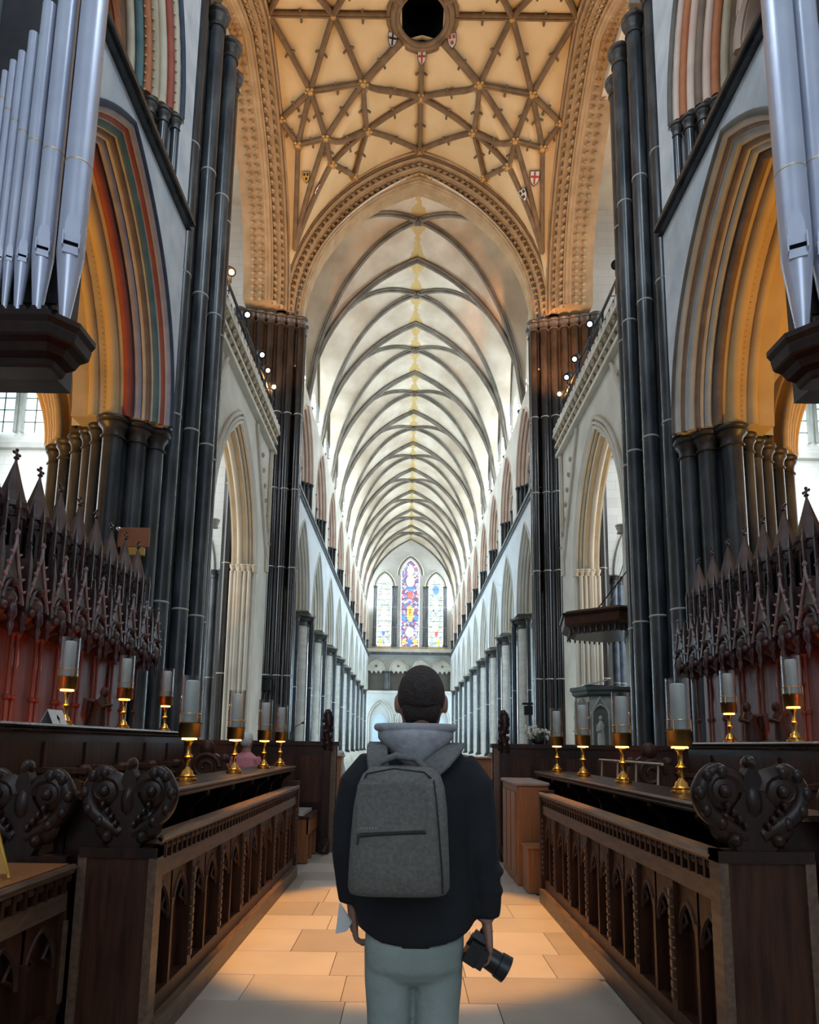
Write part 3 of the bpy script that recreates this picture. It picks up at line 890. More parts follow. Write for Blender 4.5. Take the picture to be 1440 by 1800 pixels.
# meshes of one bay (local: bay centre at y = 0, wall on the +x side), shared by all bays
def bay_meshes():
    D = {}
    T = lambda u, w_, z: (w_, u, z)
    a_, rs = 1.85, 3.55
    mb = MB()
    wall_arch(mb, T, HB, a_, rs, ZCAP + .25, ZCAP + .25, ZSTR, 5.42, 6.7, .45, 10)
    D['arcade_face'] = (mb.mesh('arcade_face', WHITE, 40), None)
    mb = MB()
    for d0, d1, w0, w1 in ((0, .5, 5.85, 6.5), (.22, .5, 5.62, 5.85)):
        arch_ring(mb, T, a_, rs, ZCAP + .25, d0, d1, w0, w1, 10)
    D['arch_order'] = (mb.mesh('arch_order', BUFF, 40), None)  # darker buff puts the shade of the hollows into the colour
    mb = MB()
    for d, w_, r in ((.0, 6.0, .09), (.08, 5.8, .07), (.22, 5.66, .07), (.34, 5.54, .07), (.5, 5.42, .06)):
        arch_roll(mb, T, a_, rs, ZCAP + .25, d, w_, r, 10, 6)
    D['arch_moulding'] = (mb.mesh('arch_moulding', STONE_N, 60), None)
    mb = MB().box(5.24, 5.5, -HB, HB, ZSTR, ZSTR + .12)
    mb.box(5.32, 5.5, -HB, HB, ZSTR - .1, ZSTR)
    D['string_course'] = (mb.mesh('string_course', MARBLE_G, 0), None)
    # gallery (triforium)
    zt, ta, tr_ = 15.2, 1.75, 2.7
    mb = MB()
    wall_arch(mb, T, HB, ta, tr_, zt, ZSTR + .1, ZSPR - .9, 5.42, 6.3, .5, 10)
    mb.box(5.9, 6.3, -HB, HB, ZSPR - .9, ZSPR + .1)
    D['gallery_face'] = (mb.mesh('gallery_face', STONE_N, 40), None)
    mb = MB()
    for d, w_, r in ((.0, 6.1, .09), (.14, 5.9, .09), (.28, 5.72, .09), (.42, 5.56, .08), (.54, 5.44, .06)):
        arch_roll(mb, T, ta, tr_, zt, d, w_, r, 9, 6)
    arch_ring(mb, T, ta, tr_, zt, 0.05, .5, 5.95, 6.3, 9)
    D['gallery_arch'] = (mb.mesh('gallery_arch', PINKST, 50), None)
    mb = MB()
    for s in (-1, 1):
        Ts = lambda u, w_, z, s=s: (w_, s * .9 + u, z)
        for d, w_, r in ((0, 6.05, .07), (.12, 5.9, .08)):
            arch_roll(mb, Ts, .68, 1.15, zt, d, w_, r, 7, 6)
        arch_ring(mb, Ts, .68, 1.15, zt, .05, .3, 6.0, 6.2, 7)
    D['gallery_sub_arch'] = (mb.mesh('gallery_sub_arch', PINKST, 50), None)
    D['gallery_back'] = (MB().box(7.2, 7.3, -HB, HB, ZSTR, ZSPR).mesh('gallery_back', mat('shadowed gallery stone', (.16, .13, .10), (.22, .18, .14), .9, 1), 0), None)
    mb = MB()
    for s in (-1, 1):
        for w_, u in ((5.5, 2.28), (5.68, 2.12), (5.86, 1.96), (6.04, 1.82)):
            mb.cyl(w_, s * u, ZSTR + .1, zt - .28, .085, 8)
            mb.lathe(cap_prof(.085, .28, zt - .3), (w_, s * u), 8)
    for w_, u in ((5.75, 0), (5.95, .12), (5.95, -.12)):
        mb.cyl(w_, u, ZSTR + .1, zt - .28, .085, 8)
        mb.lathe(cap_prof(.085, .28, zt - .3), (w_, u), 8)
    D['gallery_shaft_cluster'] = (mb.mesh('gallery_shaft_cluster', MARBLE, 50), 'stuff')
    # vault shaft at the west edge of the bay
    mb = MB()
    for w_, u in ((5.78, 0), (5.9, .17), (5.9, -.17)):
        mb.cyl(w_, HB + u, 18.0, ZSPR - .2, .085, 8)
        mb.lathe(cap_prof(.10, .36, ZSPR - .24), (w_, HB + u), 8)
    mb.lathe([(.03, 17.5), (.12, 17.6), (.17, 17.78), (.24, 17.92), (.24, 18.02), (.1, 18.04)], (5.85, HB), 10)
    D['vault_shaft'] = (mb.mesh('vault_shaft', MARBLE, 50), None)
    # clerestory
    mb = MB()
    P = [(-HB, ZSPR - .5)] + [(HB * (k / 10 - 1), nh(HB * (k / 10 - 1), HB) + .3) for k in range(21)] + [(HB, ZSPR - .5)]
    mb.prism(P, T, 7.0, 7.1)
    D['clerestory_face'] = (mb.mesh('clerestory_face', STONE_N, 0), None)
    mb = MB()
    for u in (-.62, .62):
        mb.cyl(6.45, u, ZSPR, 22.9, .09, 8)
        mb.lathe(cap_prof(.09, .3, 22.8), (6.45, u), 8)
    for u, zz in ((-1.25, 20.6), (0, 22.4), (1.25, 20.6)):
        Tu = lambda p, w_, z, u=u: (w_, u + p, z)
        arch_roll(mb, Tu, .62, 1.0, zz + .9, 0, 6.45, .08, 6, 6)
    D['clerestory_arch'] = (mb.mesh('clerestory_arch', STONE_N, 50), None)
    mb = MB()
    for u, zz in ((-1.25, 22.0), (0, 24.6), (1.25, 22.0)):
        Tu = lambda p, w_, z, u=u: (w_, u + p, z)
        mb.prism([(-.42, ZSPR + .4)] + [(p, zz + z) for p, z in arch_pts(.42, .8, 0, 5)] + [(.42, ZSPR + .4)], Tu, 6.92, 6.98)
    D['clerestory_pane'] = (mb.mesh('clerestory_pane', mat('daylit clerestory glass', (.8, .9, .95), rough=.4, emit=(.74, .88, 1.0), estr=19), 0), None)
    return D
DB = bay_meshes()
nave_wall = {}
for sx in (-1, 1):
    nw = empty('wall_%s_nave' % SIDE[sx], (0, 0, 0))
    tag(nw, 'long nave arcade wall of white arches, gallery and clerestory ' + WHERE[sx], 'wall', kind='structure')
    nave_wall[sx] = nw
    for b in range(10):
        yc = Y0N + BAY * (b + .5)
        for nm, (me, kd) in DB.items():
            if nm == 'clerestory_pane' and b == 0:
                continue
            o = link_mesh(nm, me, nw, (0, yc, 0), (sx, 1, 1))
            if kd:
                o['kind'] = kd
    # the aisle beyond the arcade
    al = empty('wall_%s_nave_aisle' % SIDE[sx], (sx * 12.6, 60, 0))
    tag(al, 'outer nave aisle wall with daylit windows ' + WHERE[sx], 'wall', kind='structure')
    MB().box(*sorted((sx * 12.6, sx * 13)), 31, YW, 0, 13.5).build('aisle_face', STONE_N, al, 0)
    MB().box(*sorted((sx * 6.6, sx * 13)), 31, YW, 12.9, 13.1).build('aisle_vault', mat('warm aisle vault', (.62, .50, .30), (.70, .60, .40), .9, 1), al, 0)
    for b in range(10):
        yc = Y0N + BAY * (b + .5)
        if b == 0:
            continue
        mb = MB()
        for u in (-.75, .75):
            Tu = lambda p, w_, z, u=u: (sx * w_, yc + u + p, z)
            mb.prism([(-.5, 3.2)] + [(p, 8.2 + z) for p, z in arch_pts(.5, 1.0, 0, 5)] + [(.5, 3.2)], Tu, 12.5, 12.57)
        mb.build('aisle_pane', mat('daylit aisle glass', (.6, .75, .9), rough=.4, emit=(.55, .78, 1.0), estr=19), al, 0)

# nave piers
ORD = ['first', 'second', 'third', 'fourth', 'fifth', 'sixth', 'seventh', 'eighth', 'ninth']
def pier_proto():
    p = empty('nave_pier', (0, 0, 0))
    MB().lathe([(.62, 0), (.62, .9), (.5, 1.0), (.5, 7.7)], (0, 0), 16).build('core', mat('banded pier stone', (.56, .53, .46), (.70, .68, .61), .8, 1.6, stretch=(.6, .6, 3.0), bump=.1), p, 40)
    MB().lathe(cap_prof(.5, .55, 7.62), (0, 0), 16).build('core_capital', CAPM, p, 50)
    for k in range(4):
        an = math.pi / 2 * k + math.pi / 4
        an = math.pi / 2 * k
        shaft(p, .66 * math.cos(an), .66 * math.sin(an), 0.9, 7.75, .13, MARBLE, CAPM, .45, .25, (4.4,), 10)
    MB().lathe([(1.0, 0), (1.0, .35), (.92, .4), (.92, .8), (.8, .9)], (0, 0), 8).build('plinth', STONE, p, 30)
    return p
proto = pier_proto()
for sx in (-1, 1):
    for i in range(9):
        p = proto if (sx == -1 and i == 0) else copy_tree(proto)
        p.location = (sx * 5.98, Y0N + BAY * (i + 1), 0)
        tag(p, '%s nave pier beyond the crossing, round stone core with dark shafts, %s' % (ORD[i], 'opposite the pulpit' if sx < 0 else 'on the pulpit side'), 'pier', 'nave piers')

# nave vault
cn = empty('ceiling_nave', (0, 0, ZRID))
tag(cn, 'long pale ribbed nave vault with a painted ochre ridge', 'ceiling', kind='structure')
WEB = bpy.data.materials.new('nave vault plaster')
nt, N, L = nodes_of(WEB)
bs = N['Principled BSDF']
bs.inputs['Roughness'].default_value = .9
geo = N.new('ShaderNodeNewGeometry')
n1 = N.new('ShaderNodeTexNoise'); n1.inputs['Scale'].default_value = .55; n1.inputs['Detail'].default_value = 8
L.new(geo.outputs['Position'], n1.inputs['Vector'])
cr = N.new('ShaderNodeValToRGB')
cr.color_ramp.elements[0].position, cr.color_ramp.elements[1].position = .35, .66
cr.color_ramp.elements[0].color, cr.color_ramp.elements[1].color = (.52, .43, .32, 1), (.74, .66, .54, 1)
L.new(n1.outputs['Fac'], cr.inputs['Fac'])
# the painted ochre scrollwork along the ridge: a band of |x| whose width swells around each boss
sp = N.new('ShaderNodeSeparateXYZ'); L.new(geo.outputs['Position'], sp.inputs[0])
ab = N.new('ShaderNodeMath'); ab.operation = 'ABSOLUTE'; L.new(sp.outputs[0], ab.inputs[0])
mo = N.new('ShaderNodeMath'); mo.operation = 'SINE'
ml = N.new('ShaderNodeMath'); ml.operation = 'MULTIPLY_ADD'; ml.inputs[1].default_value = 4 * math.pi / BAY; ml.inputs[2].default_value = -4 * math.pi / BAY * Y0N - math.pi / 2
L.new(sp.outputs[1], ml.inputs[0]); L.new(ml.outputs[0], mo.inputs[0])
wd = N.new('ShaderNodeMath'); wd.operation = 'MULTIPLY_ADD'; wd.inputs[1].default_value = -.18; wd.inputs[2].default_value = .30
L.new(mo.outputs[0], wd.inputs[0])
n2 = N.new('ShaderNodeTexNoise'); n2.inputs['Scale'].default_value = 5
L.new(geo.outputs['Position'], n2.inputs['Vector'])
ad = N.new('ShaderNodeMath'); ad.operation = 'MULTIPLY_ADD'; ad.inputs[1].default_value = .5; ad.inputs[2].default_value = -.25
L.new(n2.outputs['Fac'], ad.inputs[0])
sm = N.new('ShaderNodeMath'); sm.operation = 'ADD'; L.new(ab.outputs[0], sm.inputs[0]); L.new(ad.outputs[0], sm.inputs[1])
lt = N.new('ShaderNodeMath'); lt.operation = 'LESS_THAN'; L.new(sm.outputs[0], lt.inputs[0]); L.new(wd.outputs[0], lt.inputs[1])
mx = N.new('ShaderNodeMix'); mx.data_type = 'RGBA'
L.new(lt.outputs[0], mx.inputs[0]); L.new(cr.outputs[0], mx.inputs[6]); mx.inputs[7].default_value = (.56, .40, .16, 1)
L.new(mx.outputs[2], bs.inputs['Base Color'])
mb = MB()
for s in (-1, 1):
    def cell(i, j, s=s):                     # between the diagonals and the transverse arch
        t = 2 * j - 1
        q = abs(t) + (1 - abs(t)) * i
        return (NA * t, s * HB * q, nd(t) * (1 - i) + nh(NA * t) * i)
    def side(i, j, s=s):                     # between the diagonals and the wall arch
        t = 2 * j - 1
        q = abs(t) + (1 - abs(t)) * i
        return (s * NA * q, HB * t, nd(t) * (1 - i) + nh(NA * t) * i)
    mb.grid(cell, 8, 32)
    mb.grid(side, 8, 32)
me_web = mb.mesh('vault_web', WEB, 25)
mb = MB()
TP = [(NA * (k / 14 - 1)) for k in range(29)]
pts = [(x, HB, nh(x) - .08) for x in TP]
for dy, r, dz in ((0, .10, -.10), (.16, .07, 0), (-.16, .07, 0)):
    mb.tube([(x * .985, HB + dy, z + dz) for x, _, z in pts], r, 6)
mb.tube([(x, HB, z + .04) for x, _, z in pts], .17, 4)
me_tr = mb.mesh('transverse_rib', mat('rib stone', (.13, .11, .085), (.25, .22, .18), .8, 1.2), 60)
me_dg = []
for s in (-1, 1):
    mb = MB()
    for off, r, dz in ((0, .09, -.10), (.12, .06, 0), (-.12, .06, 0)):
        mb.tube([(NA * t * .985 - off * .5, s * HB * t + s * off * .8, nd(t) - .07 + dz) for t in [k / 20 - 1 for k in range(41)]], r, 6)
    me_dg.append(mb.mesh('diagonal_rib', MATS['rib stone'], 60))
mb = MB()
mb.ball((0, 0, ZRID - .2), .2, .2, .16, 8, 6)
for k in range(6):
    mb.ball((.22 * math.cos(k * math.pi / 3), .22 * math.sin(k * math.pi / 3), ZRID - .16), .11, .11, .09, 6, 4)
me_bs = mb.mesh('boss', MARBLE_B, 60)
for b in range(10):
    yc = Y0N + BAY * (b + .5)
    for nm, me in (('vault_web', me_web), ('transverse_rib', me_tr), ('diagonal_rib', me_dg[0]), ('diagonal_rib', me_dg[1]), ('boss', me_bs)):
        link_mesh(nm, me, cn, (0, yc, -ZRID))

# ---- west wall with the three lancets, the arcaded gallery and the blind arches below
ww = empty('wall_west', (0, YW, 0))
tag(ww, 'west end wall with three tall stained glass lancets', 'wall', kind='structure')
T = lambda u, w_, z: (u, YW - .1 + w_, z)
MB().prism([(-7.5, 0)] + [(-7.5, 27)] + [(x, nh(x) + .4) for x in TP] + [(7.5, 27), (7.5, 0)], T, .0, .5).build('west_face', WALLSX, ww, 0)
LAN = [(-3.42, .98, 22.3, 1.75), (0, 1.25, 24.0, 2.2), (3.42, .98, 22.3, 1.75)]
for u0, hw, zs_, rs_ in LAN:
    Tu = lambda u, w_, z, u0=u0: (u0 + u, YW - .1 + w_, z)
    for d, w_, r in ((.16, -.25, .09), (.3, -.32, .07), (.5, -.4, .08)):
        mb = MB()
        arch_roll(mb, Tu, hw, rs_, zs_, d, w_, r, 12, 6)
        mb.build('lancet_moulding', STONE_N if d != .3 else MARBLE_B, ww, 60)
for x in (-4.75, -4.5, -2.3, -2.05, -1.8, 1.8, 2.05, 2.3, 4.5, 4.75):
    shaft(ww, x, YW - .55, 14.35, 22.1, .11, MARBLE_G, CAPM, .35, .3, (16.9, 19.6), 10, 'lancet_shaft')
MB().box(-5.6, 5.6, YW - .9, YW, 13.55, 14.0).build('sill', STONE_N, ww, 0)
MB().box(-5.9, 5.9, YW - 1.0, YW, 13.3, 13.55).build('string_course', MARBLE_G, ww, 0)
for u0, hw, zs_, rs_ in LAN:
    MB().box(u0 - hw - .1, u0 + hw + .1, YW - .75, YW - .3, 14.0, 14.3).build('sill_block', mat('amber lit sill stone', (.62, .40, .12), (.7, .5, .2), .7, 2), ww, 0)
for k in range(4):
    u0 = -4.3 + 2.87 * k
    Tu = lambda u, w_, z, u0=u0: (u0 + u, YW - .1 + w_, z)
    for d, w_, r in ((0, -.45, .10), (.22, -.35, .09)):
        mb = MB()
        arch_roll(mb, Tu, 1.15, 1.35, 11.2, d, w_, r, 10, 6)
        mb.build('gallery_moulding', STONE, ww, 60)
    mb = MB()          # tympanum with three cusps hanging below it
    P = [(u, 11.2 + z) for u, z in arch_pts(1.15, 1.35, 0, 8)] + [(1.15, 11.0), (.85, 11.2), (.58, 10.75), (.3, 11.2), (0, 10.75), (-.3, 11.2), (-.58, 10.75), (-.85, 11.2), (-1.15, 11.0)]
    mb.prism(P, Tu, -.4, -.2)
    mb.build('tympanum', STONE, ww, 0)
    MB().rosette((u0, YW - .52, 11.75), (0, -1, 0), .24).build('quatrefoil', MARBLE_B, ww, 0)
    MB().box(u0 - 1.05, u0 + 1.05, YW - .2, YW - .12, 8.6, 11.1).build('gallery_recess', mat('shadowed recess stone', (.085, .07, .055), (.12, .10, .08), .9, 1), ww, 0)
for k in range(5):
    for dx in (-.16, .16):
        shaft(ww, -5.73 + 2.865 * k + dx, YW - .5, 8.5, 10.75, .13, MARBLE_G, CAPM, .3, .3, (), 10, 'gallery_shaft')
MB().box(-5.9, 5.9, YW - .8, YW, 8.2, 8.5).build('ledge', STONE_N, ww, 0)
for k in range(3):
    u0 = -3.7 + 3.7 * k
    Tu = lambda u, w_, z, u0=u0: (u0 + u, YW - .1 + w_, z)
    for d in (0, .25):
        mb = MB()
        arch_roll(mb, Tu, 1.45, 2.5, 4.6, d, -.2, .09, 10, 6, 4.5)
        mb.build('blind_arch_moulding', STONE_N, ww, 60)
    MB().prism([(-1.0, 1.2)] + [(u, 4.0 + z) for u, z in arch_pts(1.0, 1.6, 0, 8)] + [(1.0, 1.2)], Tu, -.12, -.02).build('door_recess', mat('pale blue door light', (.55, .68, .74), (.62, .74, .8), .6, 1), ww, 0)

def glass_mat(name, cols, sc, strength, white):
    m = bpy.data.materials.new(name)
    nt, N, L = nodes_of(m)
    b = N['Principled BSDF']
    g = N.new('ShaderNodeNewGeometry')
    v = N.new('ShaderNodeTexVoronoi'); v.inputs['Scale'].default_value = sc
    L.new(g.outputs['Position'], v.inputs['Vector'])
    s_ = N.new('ShaderNodeSeparateColor'); L.new(v.outputs['Color'], s_.inputs[0])
    r = N.new('ShaderNodeValToRGB'); r.color_ramp.interpolation = 'CONSTANT'
    el = r.color_ramp.elements
    while len(el) < len(cols):
        el.new(.5)
    for i, c in enumerate(cols):
        el[i].position = i / len(cols)
        el[i].color = (*c, 1)
    L.new(s_.outputs[0], r.inputs['Fac'])
    v2 = N.new('ShaderNodeTexVoronoi'); v2.feature = 'DISTANCE_TO_EDGE'; v2.inputs['Scale'].default_value = sc
    L.new(g.outputs['Position'], v2.inputs['Vector'])
    c2 = N.new('ShaderNodeMath'); c2.operation = 'GREATER_THAN'; c2.inputs[1].default_value = .035
    L.new(v2.outputs['Distance'], c2.inputs[0])
    mx = N.new('ShaderNodeMix'); mx.data_type = 'RGBA'
    L.new(c2.outputs[0], mx.inputs[0]); mx.inputs[6].default_value = (.04, .05, .08, 1); L.new(r.outputs[0], mx.inputs[7])
    L.new(mx.outputs[2], b.inputs['Emission Color'])
    b.inputs['Emission Strength'].default_value = strength
    b.inputs['Base Color'].default_value = (.1, .1, .1, 1)
    return m
G_MID = glass_mat('crimson and blue stained glass', [(.30, .06, .12), (.12, .20, .62), (.75, .86, 1.0), (.55, .13, .25), (.35, .50, .85), (.85, .80, .6), (.18, .08, .30)], 4.2, 1.35, 0)
G_SID = glass_mat('pale grisaille stained glass', [(.86, .95, 1.0), (.62, .85, .92), (1.0, 1.0, .96), (.35, .55, .62), (.9, .95, .85), (.75, .9, 1.0), (.55, .62, .4)], 4.6, 1.35, 0)
MED = {'b': mat('blue glass medallion', (.1, .2, .6), emit=(.10, .22, .85), estr=1.2), 'w': mat('white glass medallion', (.8, .9, 1), emit=(.85, .95, 1.0), estr=1.25),
       'r': mat('red glass medallion', (.6, .1, .1), emit=(.80, .16, .12), estr=1.1), 'y': mat('yellow glass medallion', (.8, .6, .1), emit=(1.0, .75, .2), estr=.9)}
MIDS = [(0, 24.6, .45, .7, 'w'), (0, 23.2, .55, .8, 'w'), (0, 21.3, .35, .6, 'r'), (0, 18.8, .42, 1.1, 'y'), (0, 19.0, .22, .5, 'r'), (-.85, 18.2, .28, .5, 'b'), (.85, 18.2, .28, .5, 'b'), (0, 16.3, .5, .7, 'w'),
        (-.75, 15.0, .26, .4, 'y'), (.75, 15.0, .26, .4, 'y'), (0, 15.0, .26, .4, 'b'), (0, 22.2, .6, .35, 'b')]
SIDS = [[(0, 21.3, .3, .7, 'w'), (0, 18.8, .36, 1.0, 'w'), (-.05, 16.2, .22, .45, 'b'), (-.4, 15.0, .22, .4, 'y'), (0, 16.9, .3, .6, 'w')],
        [(0, 22.0, .42, .6, 'b'), (0, 20.0, .3, .9, 'w'), (.1, 16.2, .22, .5, 'r'), (.35, 15.0, .22, .4, 'y'), (0, 17.0, .32, .7, 'w')]]
for i, (u0, hw, zs_, rs_) in enumerate(LAN):
    wn = empty('window_%d' % (i + 1), (u0, YW - .3, 14.4))
    tag(wn, ['pale grisaille stained glass lancet with a blue figure low down, beside the crimson window', 'tall central crimson and blue stained glass lancet of the west wall',
             'pale grisaille stained glass lancet with a blue figure near its head'][i], 'window', kind='structure')
    Tu = lambda u, w_, z, u0=u0: (u0 + u, YW - .3 + w_, z)
    MB().prism([(-hw, 14.4)] + [(u, zs_ + z) for u, z in arch_pts(hw, rs_, 0, 10)] + [(hw, 14.4)], Tu, 0, .1).build('stained_glass', G_MID if i == 1 else G_SID, wn, 0)
    for (mu, mz, rx, rz, k) in (MIDS if i == 1 else SIDS[0 if i == 0 else 1]):
        MB().prism([(mu + rx * math.cos(t * math.pi / 6), mz + rz * math.sin(t * math.pi / 6)) for t in range(12)], Tu, -.04, .0).build('glass_medallion', MED[k], wn, 0)
    nb = 14 if i == 1 else 12
    for k in range(nb):
        zz = 14.9 + (zs_ + .5 - 14.9) * k / (nb - 1)
        MB().box(u0 - hw, u0 + hw, YW - .37, YW - .33, zz - .02, zz + .02).build('saddle_bar', MARBLE_B, wn, 0)
    # pale border glass
    mb = MB()
    arch_ring(mb, Tu, hw - .1, rs_ - .1, zs_, 0, .1, -.05, 0, 10)
    for s in (-1, 1):
        mb.box(*sorted((u0 + s * hw, u0 + s * (hw - .1))), YW - .35, YW - .3, 14.4, zs_)
    mb.build('border_glass', MED['w'], wn, 0)
# roof slabs added to keep sky light out above the vaults' edges, outside the view

# ================================================================== choir furniture
def side_T(sx, xf):
    """o = distance outward from the aisle face xf"""
    return lambda o, y_, z: (xf + sx * o, y_, z)

def obx(mb, sx, xf, o0, o1, y0, y1, z0, z1):
    mb.box(*sorted((xf + sx * o0, xf + sx * o1)), y0, y1, z0, z1)
    return mb

def scroll(mb, c, ax, r, turns, t, rad):
    """spiral tube in the plane of axis ax ('x': lies in x-z) around c"""
    pts, rr = [], []
    n = int(14 * turns)
    for k in range(n + 1):
        a = 2 * math.pi * turns * k / n
        q = r * (1 - .8 * k / n)
        dx, dz = q * math.cos(a) * t, q * math.sin(a)
        pts.append((c[0] + dx, c[1], c[2] + dz) if ax == 'x' else (c[0], c[1] + dx, c[2] + dz))
        rr.append(rad * (1 - .35 * k / n))
    mb.tube(pts, rr, 6)

def poppyhead(parent, x, y_, z, w, h, m=None, name='poppyhead'):
    """carved fleur-de-lis finial standing in the x-z plane"""
    mb = MB()
    T = lambda u, q, zz: (x + u * w, y_ + q, z + zz * h)
    mb.prism([(-.20, 0), (.20, 0), (.30, .15), (.18, .26), (.34, .40), (.16, .60), (.10, .82), (0, 1.0), (-.10, .82), (-.16, .60), (-.34, .40), (-.18, .26), (-.30, .15)], T, -.035, .035)
    for s in (-1, 1):
        scroll(mb, (x + s * .36 * w, y_, z + .66 * h), 'x', .24 * w, 1.3, -s, .045)
        pp = smooth_path([(x + s * .08 * w, y_, z + .2 * h), (x + s * .32 * w, y_, z + .30 * h), (x + s * .56 * w, y_, z + .46 * h), (x + s * .62 * w, y_, z + .68 * h), (x + s * .44 * w, y_, z + .88 * h), (x + s * .22 * w, y_, z + .78 * h)], 5)
        mb.tube(pp, [.046 - .018 * (k / len(pp)) ** 2 for k in range(len(pp))], 10)
        for k in range(5):                       # leaf lobes along the outer edge
            q = pp[6 + 4 * k]
            mb.ball((q.x + s * .012, q.y - .03, q.z), .026, .022, .032, 8, 6)
        mb.ball((x + s * .36 * w, y_, z + .66 * h), .27 * w, .042, .27 * w, 12, 8)
        mb.ball((x + s * .36 * w, y_ - .035, z + .66 * h), .09 * w, .03, .09 * w, 8, 6)
        mb.ball((x + s * .30 * w, y_, z + .30 * h), .24 * w, .04, .20 * h, 10, 6)
        mb.ball((x + s * .26 * w, y_ - .025, z + .16 * h), .09 * w, .045, .08 * h, 8, 6)
        for k in range(4):
            mb.ball((x + s * (.14 + .07 * k) * w, y_ - .045, z + (.30 + .07 * k) * h), .045 * w, .02, .05 * h, 6, 4)
    mb.ball((x, y_, z + .55 * h), .14 * w, .055, .22 * h, 8, 6)
    mb.ball((x, y_, z + .95 * h), .08 * w, .05, .09 * h, 8, 6)
    return mb.build(name, m or WOOD, parent, 50)

def front_desk(sx, xf, y0, y1, nb, ztop, label, near_end=True):
    d = empty('choir_desk', (xf + sx * .2, (y0 + y1) / 2, 0))
    tag(d, label, 'choir desk', 'carved desk fronts along the aisle')
    zr = ztop
    obx(MB(), sx, xf, -.05, .14, y0, y1, 0, .13).build('plinth', WOOD_L, d, 0)
    obx(MB(), sx, xf, .0, .09, y0, y1, .13, .22).build('bottom_rail', WOOD_M, d, 0)
    obx(MB(), sx, xf, -.005, .09, y0, y1, zr - .20, zr - .11).build('rail', WOOD_L, d, 0)
    mb = obx(MB(), sx, xf, -.03, .10, y0, y1, zr - .02, zr + .01)
    mb.tube([(xf - sx * .025, y0, zr + .008), (xf - sx * .025, y1, zr + .008)], .018, 6)
    mb.build('top_moulding', WOOD_L, d, 40)
    obx(MB(), sx, xf, .04, .08, y0, y1, zr - .11, zr - .02).build('cresting_ground', WOOD, d, 0)
    n = int((y1 - y0) / .085)
    for k in range(n):
        yy = y0 + (k + .5) * (y1 - y0) / n
        mb = MB()
        obx(mb, sx, xf, -.012, .05, yy - .012, yy + .012, zr - .11, zr - .02)
        mb.ball((xf - sx * .0, yy + .042, zr - .045), .02, .03, .022, 6, 4)
        mb.build('cresting_bead', WOOD_M, d, 0)
    obx(MB(), sx, xf, .08, .15, y0, y1, zr - .06, zr - .03).build('book_ledge', WOOD, d, 0)
    st = (y1 - y0) / nb
    for k in range(nb + 1):
        yy = y0 + k * st
        ya, yb = max(yy - .035, y0), min(yy + .035, y1)
        mu = obx(MB(), sx, xf, -.01, .08, ya, yb, .22, zr - .20).build('mullion', WOOD_M, d, 0)
        mb = MB()
        for q in range(11):
            zz = .27 + q * (zr - .55) / 10
            obx(mb, sx, xf, -.022, -.008, (ya + yb) / 2 - .014, (ya + yb) / 2 + .014, zz, zz + .035)
        o = mb.build('carved_bead', WOOD_L, mu, 0, org=tuple(wloc(d)))
        o['kind'] = 'stuff'
    for k in range(nb):
        yc = y0 + (k + .5) * st
        obx(MB(), sx, xf, .06, .085, yc - st / 2, yc + st / 2, .2, zr - .18).build('panel', WOOD_M, d, 0)
        obx(MB(), sx, xf, .0, .07, yc - .016, yc + .016, .22, zr - .36).build('centre_mullion', WOOD_M, d, 0)
        hw = st / 4 - .03
        for s in (-1, 1):
            Tu = lambda u, w_, z, s=s: (xf + sx * w_, yc + s * (st / 4 - .008) + u, z)
            mb = MB()
            z_ = zr - .46
            arch_roll(mb, Tu, hw, hw * 1.6, z_, 0, .02, .016, 8, 6)
            # spandrel board above the little arch
            wall_arch(mb, Tu, st / 4 - .02, hw, hw * 1.6, z_, z_, zr - .20, .015, .055, .0, 8)
            for q in (-1, 1):
                mb.tube([Tu(q * hw, .03, z_ + .02), Tu(q * hw * .35, .03, z_ + .07), Tu(q * hw * .75, .03, z_ + .13)], .011, 5)
            mb.build('tracery_head', WOOD_M, d, 40)
    return d

D_L = front_desk(-1, -1.56, 3.62, 8.12, 7, 1.03, 'long carved oak desk front with arcaded panels, below the white haired visitor')
D_R = front_desk(1, 1.16, 3.1, 7.0, 7, 1.06, 'long carved oak desk front with arcaded panels, beside the orange wooden box')
D_L2 = front_desk(-1, -1.95, 1.5, 3.5, 3, .90, 'lower carved desk front with the brass book stand on it')

# end panels with poppyheads
def end_panel(d, sx, xf, y_, w, z1, heads):
    obx(MB(), sx, xf, -.01, w, y_ - .07, y_, 0, z1).build('end_panel', WOOD_M, d, 0)
    obx(MB(), sx, xf, -.03, .012, y_ - .085, y_ + .01, 0, z1 + .02).build('end_post', WOOD_L, d, 0)
    obx(MB(), sx, xf, w - .01, w + .035, y_ - .085, y_ + .01, 0, z1 - .02).build('end_post', WOOD_L, d, 0)
    MB().box(*sorted((xf - sx * .03, xf + sx * (w + .03))), y_ - .09, y_ + .02, z1 - .03, z1 + .02).build('end_cap', WOOD, d, 0)
    for o, ww, hh in heads:
        poppyhead(d, xf + sx * o, y_ - .035, z1, ww, hh)
end_panel(D_L, -1, -1.55, 3.62, .34, .98, ((.15, .34, .46),))
BE_L = tag(empty('bench_end', (-2.1, 3.58, 0)), 'dark bench end with two scrolled poppyheads behind the brass book stand', 'bench end', 'poppyhead bench ends')
obx(MB(), -1, -1.55, .44, 1.25, 3.55, 3.62, 0, .95).build('end_panel', WOOD, BE_L, 0)
poppyhead(BE_L, -1.55 - .70, 3.585, .95, .36, .47)
poppyhead(BE_L, -1.55 - 1.10, 3.585, .95, .36, .47)
end_panel(D_R, 1, 1.15, 3.1, .36, 1.08, ((.15, .36, .42),))
BE_R = tag(empty('bench_end', (1.8, 3.06, 0)), 'dark bench end with two scrolled poppyheads, pulpit side, cut by the picture edge', 'bench end', 'poppyhead bench ends')
